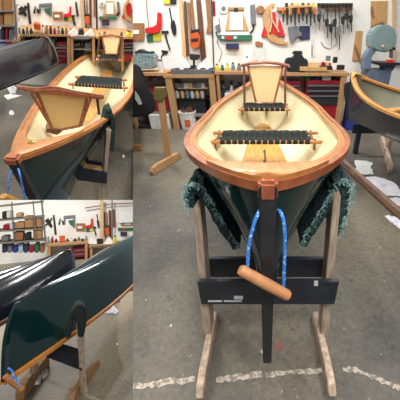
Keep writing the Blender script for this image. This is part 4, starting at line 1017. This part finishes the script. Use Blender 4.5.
for i, (r_, m) in enumerate((((-1, 43, 5, 53), BLUE), ((6, 42, 10, 50), REDM), ((11, 41, 17, 50), CARD))):
    rbox(U2, 'bin', r_, ybU-.75, .4, m, ['blue', 'red', 'tan'][i]+' bin below the shelving, upper left view', 'bin')
for i, (r_, m) in enumerate((((22, 49, 30, 58), BLKP), ((31, 50, 39, 58), NAVY), ((43, 49, 50, 60), GREYM), ((97, 41, 104, 52), BLKP), ((73, 58, 82, 68), BLKP), ((85, 43, 91, 52), GREYM))):
    rbox(U2, 'storage_box', r_, ybU+.1, .4, m, ['black box lowest left', 'navy box beside the lowest black box', 'grey box by the wine red cabinet', 'black box left of far cane seat', 'black box on floor below jar crate', 'grey box right of the jar crate'][i]+' under the upper left benches', 'box')
crumple(U, 'paper_scrap', [(7, 88), (14, 86), (18, 90), (16, 94), (10, 94)], 'white paper scrap on floor beside the black boat', 'paper', m=WHITE, h=.05, seed=2)
crumple(U, 'paper_scrap', [(4, 96), (14, 95), (22, 96), (16, 98), (8, 100)], 'flat white paper below the larger scrap, upper view', 'paper', m=WHITE, h=.03, seed=9)
crumple(U, 'paper_scrap', [(10, 112), (13, 111), (15, 114), (12, 116), (9, 115)], 'small white crumpled ball on floor left of deck', 'paper', m=WHITE, h=.04, seed=12)
crumple(U, 'paper_scrap', [(122, 156), (124, 155), (125, 157), (123, 158)], 'tiny white scrap on floor right of stand, upper view', 'paper', m=WHITE, h=.01, seed=13)

# ================================================================== LOWER LEFT BAY
yawL = math.radians(22)
Ks = [(8, 303), (20, 295), (45, 282), (60, 270), (75, 261), (90, 254), (115, 245), (133, 239)]
LL_ = 4.9
bx, by = -.325, 2.42
dirv = Vector((math.sin(yawL), math.cos(yawL), 0)); nrm = Vector((dirv.y, -dirv.x, 0))
kp = []
for px, py in Ks:
    q = L.ray(px, py); tt = nrm.dot(Vector((bx, by, 0))-Vector((0, 0, 0)))/nrm.dot(Vector((q.x, q.y, 0)))
    p = L.eye+q*tt; kp.append(((p-Vector((bx, by, 0))).dot(dirv)/LL_, p.z))
print('KEEL', [(round(a, 3), round(b, 3)) for a, b in kp])
kz = [(-.01, 1.165), (.1, 1.17), (.25, 1.16), (.45, 1.17), (.7, 1.16), (1.01, 1.13)]
def kl(t):
    for (a, za), (b, zb) in zip(kz, kz[1:]):
        if t <= b: return -(za+(zb-za)*(t-a)/(b-a)-.70)
    return -.43
BL = Boat(LL_, .77, 0, 0, 1.08, .45, bx, by, .70, yawL, flip=True, inset=.13, ip=4, keel=kl, sec=(.46, .8))
t = Thing(L, 'rowing_boat', 'glossy dark green boat lying upside down in the lower left view', 'boat', (.3, 4, 0))
t.part('hull', hull_mesh(BL), GREEN, smooth=True)
for s_ in (-1, 1): t.part('gunwale', rail(BL, s_, 0, .025, .03, -.014), mat('orange_rail_wood', '#c98238', .4, col2='#b06c2a', scale=5))
t.part('stem_band', stem(BL, .024, .008), GREEN)
t.part('deck', deck(BL, .1), CHERRYD)
a, b = L.y(5, 376, by-.08), L.y(22, 389, by-.06)
t.part('rope_handle', MB().tube([a, a.lerp(b, .5), b], [.016, .02, .018], 12), CHERRYD, smooth=True)
rp = rope(L, [(8, 368), (12, 371), (13, 376), (11, 380)], [by-.1]*4)
t.part('rope', MB().tube(rp, .0055, 8), ROPEB, smooth=True)
rp = rope(L, [(12, 375), (15, 377), (18, 383), (19, 387)], [by-.11]*4)
t.part('rope', MB().tube(rp, .0055, 8), ROPEB, smooth=True)
for px, py in ((118, 298), (131, 287)):
    p = L.z(px, py, .69)
    t.part('oarlock_block', MB().box((p.x-.03, p.y-.02, p.z-.05), (p.x+.02, p.y+.02, p.z+.02)), HONEY)
# stand
s = Thing(L, 'boat_stand', 'wooden trestle with green carpeted post beneath the upside-down boat', 'stand', L.z(84, 392, 0), 'wooden boat stands')
ps = L.z(84, 394, 0).y
def lean(pts, yt, yb, y0, y1, d):
    P = [L.y(px, py, yt+(yb-yt)*max(0, min(1, (py-y0)/(y1-y0)))) for px, py in pts]
    return MB().prism(P, (0, d, 0))
s.part('post', lean([(75, 312), (84, 316), (85, 365), (88.5, 395), (80.5, 394), (79, 362), (77, 335)], ps-.42, ps, 312, 394, .08), LEGW, bevel=.004)
foot_at(L, s, (71, 404), (98, 366), .05, .10, PINE)
foot_at(L, s, (20, 400), (46, 366), .07, .14, PINE)
s.part('post', plate(L, [(29, 335), (38, 340), (38, 372), (30, 375)], ps+.2, .07), LEGW, bevel=.004)
s.part('crossboard', MB().prism([L.y(82, 359, ps-.14), L.y(82, 371, ps-.14), L.y(38, 354, ps+.05), L.y(38, 343, ps+.05)], (-.0, .03, 0)), BEAM, bevel=.003)
s.part('crossboard', MB().prism([L.y(79, 350, ps+.2), L.y(79, 360, ps+.2), L.y(40, 347, ps+.34), L.y(40, 338, ps+.34)], (0, .03, 0)), BEAM, bevel=.003)
cpl = plate(L, [(65, 339), (66.5, 325), (71, 313), (76, 306.5), (81, 304), (85, 308), (87, 320), (84.5, 335), (81, 339), (78, 336), (77, 324), (74, 319), (72.5, 330), (70, 339)], ps-.47, .14)
s.part('carpet_pad', cpl, mat('charcoal_carpet', '#16241f', 1, col2='#0c1512', scale=60, bump=1), bevel=.01, label='dark green carpet cap folded over the post')
crumple(L, 'paper_towel', [(27, 381), (33, 377), (41, 379), (40, 385), (32, 386)], 'crumpled white paper towel nearer the camera under the stand', 'paper towel', m=WHITE, h=.05, seed=21)
crumple(L, 'paper_towel', [(40, 371), (42, 365), (47, 366), (48, 375), (44, 379), (40, 377)], 'crumpled white paper towel nearer the crossboard', 'paper towel', m=WHITE, h=.06, seed=22)
crumple(L, 'dust_sheet', [(96, 313), (106, 308), (112, 305), (119, 311), (116, 315), (105, 314)], 'lavender white cloth on floor beyond the orange boat rail', 'cloth', h=.04, seed=23, ragged=.05)
crumple(L, 'paper_scrap', [(116, 344), (118, 343), (119, 345), (117, 346)], 'tiny white scrap on the open floor, lower view', 'paper', m=WHITE, h=.01, seed=24)
# black boat
BK2 = Boat(5.2, .62, .0, .0, .5, .33, 0, 0, .87, 0, flip=True, inset=.10, sec=(.4, .9))
e = L.z(74, 248, 1.2); BK2.x0, BK2.y0 = e.x, e.y; BK2.yaw = math.radians(180+29)
T = Thing(L, 'rowing_boat', 'glossy black boat lying upside down behind the green boat, lower view', 'boat', (-1.3, 5, 0), 'dark boats beside the green boat')
T.part('hull', hull_mesh(BK2), BLACK, smooth=True)
for s_ in (-1, 1): T.part('gunwale', rail(BK2, s_, 0, .025, .03, -.015), WALNUT)
T.part('stem_band', stem(BK2, .04, .012), GREYM)
# wall
def for_l(x, y): return (44+(x-15)*.74, 214+(y-2)*.76)
wallset(L, 10.6, lambda x, y: (24.5+x*.90+4, 215+(y-3)*.93), 9.9, 'in the lower left view')
ybL = 9.9
def lbench(label, a, b, py, legs):
    z = ZZ(L, (a+b)/2, py, ybL)
    bench(L, 'workbench', label, X(L, a, py, ybL), X(L, b, py, ybL), ybL, 10.6, z, [(X(L, p, py, ybL), X(L, p+2.5, py, ybL)) for p in legs], th=.07)
    return z
zl1 = lbench('pine workbench with bottle row, lower left view', 46, 88, 243, (48, 85))
zl2 = lbench('pine workbench with paper wings, lower left view', 89, 140, 244, (90, 112))
for i in range(11):
    x = 47+i*3.8; hgt = random.uniform(4, 7.5); k = (i*3) % 10
    if 57 < x < 63: continue
    jar(L, 'bottle', (x, 243-hgt, x+2.9, 243), ybL+.12+.1*(i % 3), cols[k], nm_[k]+' bottle in the row on lower left bench', 'bottle', 'bottles on the lower left bench', z0=zl1, neck=.5)
simple(L, 'orange_box', [(59, 236), (65, 236), (65, 242), (60, 242)], ybL+.2, .15, ORANGE, 'orange box on the lower left bench', 'box', bevel=.01)
for i, pts in enumerate(([(88, 244), (92, 238), (97, 242), (97, 244)], [(103, 244), (110, 237), (113, 242), (112, 244)])):
    simple(L, 'folded_paper', pts, ybL+.15, .05, WHITE, ['left white paper wing on the lower view bench', 'right white paper wing on the lower view bench'][i], 'paper')
simple(L, 'drill_press', [(97, 239), (103, 239), (103, 244), (97, 244)], ybL+.25, .15, BLK, 'black drill stand on bench, lower view', 'drill', bevel=.01)
rbox(L, 'tray', (90, 244.5, 112, 247), ybL-.04, .03, GREYM, 'grey tray front on the lower view bench', 'tray')
chest(L, 'dark red cabinet under the bench, lower left view', 73, 247, 89, 258, ybL+.1, .4, [(75, 249, 88, 252), (75, 253, 88, 256)], body=WINE, face=WINE)
rbox(L, 'white_shelf_box', (119, 213, 133, 223), 10.45, .14, WHITE, 'white panel box at top right of the lower view wall', 'box')
jar(L, 'small_bottle', (113, 236, 117, 244), ybL+.15, YEL, 'yellow bottle near right paper wing, lower view', 'bottle', z0=zl2)
hang(L, 'pale_pole', 'pale pole from ceiling beside the battens, lower view', 'pole', [('pole', 'p', rect(100.5, 190, 103.5, 240), PINEL, .05)], 10.5)
hang(L, 'black_pole', 'thin grey pole right of battens, lower view', 'pole', [('pole', 's', [(112, 196), (112.5, 240)], GREYM, .02)], 10.5)
hang(L, 'pipe', 'thin dark pipe running high along wall, lower view', 'pipe', [('pipe', 's', [(85, 208), (110, 204), (133, 203)], BROWN, .02)], 10.5)
hang(U2, 'black_pole', 'thin black pole right of flared plank, upper view', 'pole', [('pole', 's', [(96.5, -5), (97, 36)], BLK, .015)], WU-.1)
# shelves
shelf_unit(L, 'tall grey shelving loaded with cardboard boxes, lower left view', 8.2, -8, 44, [((-10, 206), (42.5, 200.5), 2.2), ((-10, 220.5), (43.5, 216), 1.6), ((-10, 231), (44.5, 228), 1.6), ((-10, 243), (46, 239.5), 1.8)],
           [((41.5, 200), (46, 246), 1.8), ((33, 201), (36, 240), 1.2), ((11.5, 202), (14, 242), 1.2)], .55, 200, 246)
for i, (r_, m, l) in enumerate((((2, 211.5, 6, 218.7), BLKP, 'black tub'), ((6.5, 211, 11, 218.3), WPL, 'white tub'), ((16, 229-16, 22, 217.3), TAN, 'low tan packet'), ((24.5, 215.8, 34, 227.9), CARD, 'tall cardboard box'), ((35.3, 216.8, 42.5, 227.4), CARD, 'right cardboard box'), ((15.5, 222, 24, 228.6), CARD, 'low cardboard box'), ((3, 224.5, 9, 229.6), REDM, 'red and white carton'), ((9.5, 223, 13, 229.4), WPL, 'white carton'), ((13, 232, 23, 240.7), BROWN, 'brown pot'), ((25, 233, 30, 240.3), BLKP, 'black case'), ((33, 229.8, 42, 239.5), CARD, 'bottom right cardboard box'), ((1, 236, 8, 241.5), GREYM, 'grey tin'))):
    rbox(L, 'storage_box', r_, 8.25, .4, m, l+' on the shelving, lower view', 'box', bevel=.012)
for i in range(8):
    x = 2+i*5.4
    rbox(L, 'plastic_bin', (x, 243.5+(i % 3), x+4.6, 253), 8.3, .4, [NAVY, GREYM, BLUE, PALEBLUE, NAVY, REDM, GRN, BROWN][i], ['navy bin at far left', 'grey bin, second', 'blue bin, third', 'pale blue bin, fourth', 'navy bin, fifth', 'red bin, sixth', 'green bin, seventh', 'brown bin at right end'][i]+' below the shelving, lower view', 'bin', bevel=.012)

# ================================================================== lights, world, camera
def area(bay, name, loc, rot, sx, sy, e, col=(1, .98, .95), vis=True):
    l = bpy.data.lights.new(name, 'AREA'); l.shape = 'RECTANGLE'; l.size = sx; l.size_y = sy; l.energy = e; l.color = col
    o = bpy.data.objects.new(name, l); COL.objects.link(o)
    o.matrix_world = bay.T @ (Matrix.Translation(loc) @ rot.to_4x4())
D = Matrix.Identity(3)
area(R, 'ceiling_tube', (-.2, 1.9, 3.0), D, .2, 1.6, 50)
area(R, 'ceiling_tube', (1.3, 2.2, 3.3), D, .2, 2.4, 58)
area(R, 'ceiling_tube', (.2, 4.2, 3.3), D, 2.4, .2, 81)
area(R, 'ceiling_tube', (.2, -.3, 3.2), D, 2.4, .2, 54)
area(U, 'ceiling_tube', (-1.6, 3.2, 3.8), D, .12, 1.2, 70)
area(U, 'ceiling_tube', (.6, 5.5, 3.8), D, .12, 1.2, 105)
area(U, 'ceiling_tube', (-2.4, 6.2, 3.8), D, .2, 2.4, 121)
area(L, 'ceiling_tube', (.5, 5.5, 2.75), D, .05, .3, 42)
area(L, 'ceiling_tube', (1.4, 6.0, 2.75), D, .05, .3, 42)
area(L, 'ceiling_tube', (2.3, 6.3, 2.75), D, .06, .9, 60)
area(L, 'ceiling_tube', (-1.4, 6.6, 2.75), D, .06, .6, 50)
area(L, 'ceiling_tube', (-.5, 8.3, 3.4), D, .8, .12, 162)
area(L, 'ceiling_tube', (-.2, -.9, 2.6), D, .12, .8, 60)
w = bpy.data.worlds.new('World'); scn.world = w; w.use_nodes = True
w.node_tree.nodes['Background'].inputs[0].default_value = (.92, .96, 1, 1)
w.node_tree.nodes['Background'].inputs[1].default_value = .26
cam = bpy.data.cameras.new('Camera'); co = bpy.data.objects.new('Camera', cam); COL.objects.link(co)
cam.sensor_width = 36; cam.lens = 36*F/400; cam.clip_start = .02; cam.shift_x = (200-PX)/400
co.matrix_world = Matrix.Translation(R.eye) @ R.M.to_4x4()
scn.camera = co
vs = scn.view_settings
vs.view_transform = 'Standard'; vs.look = 'None'; vs.gamma = 1; vs.exposure = 0.0; vs.use_curve_mapping = False
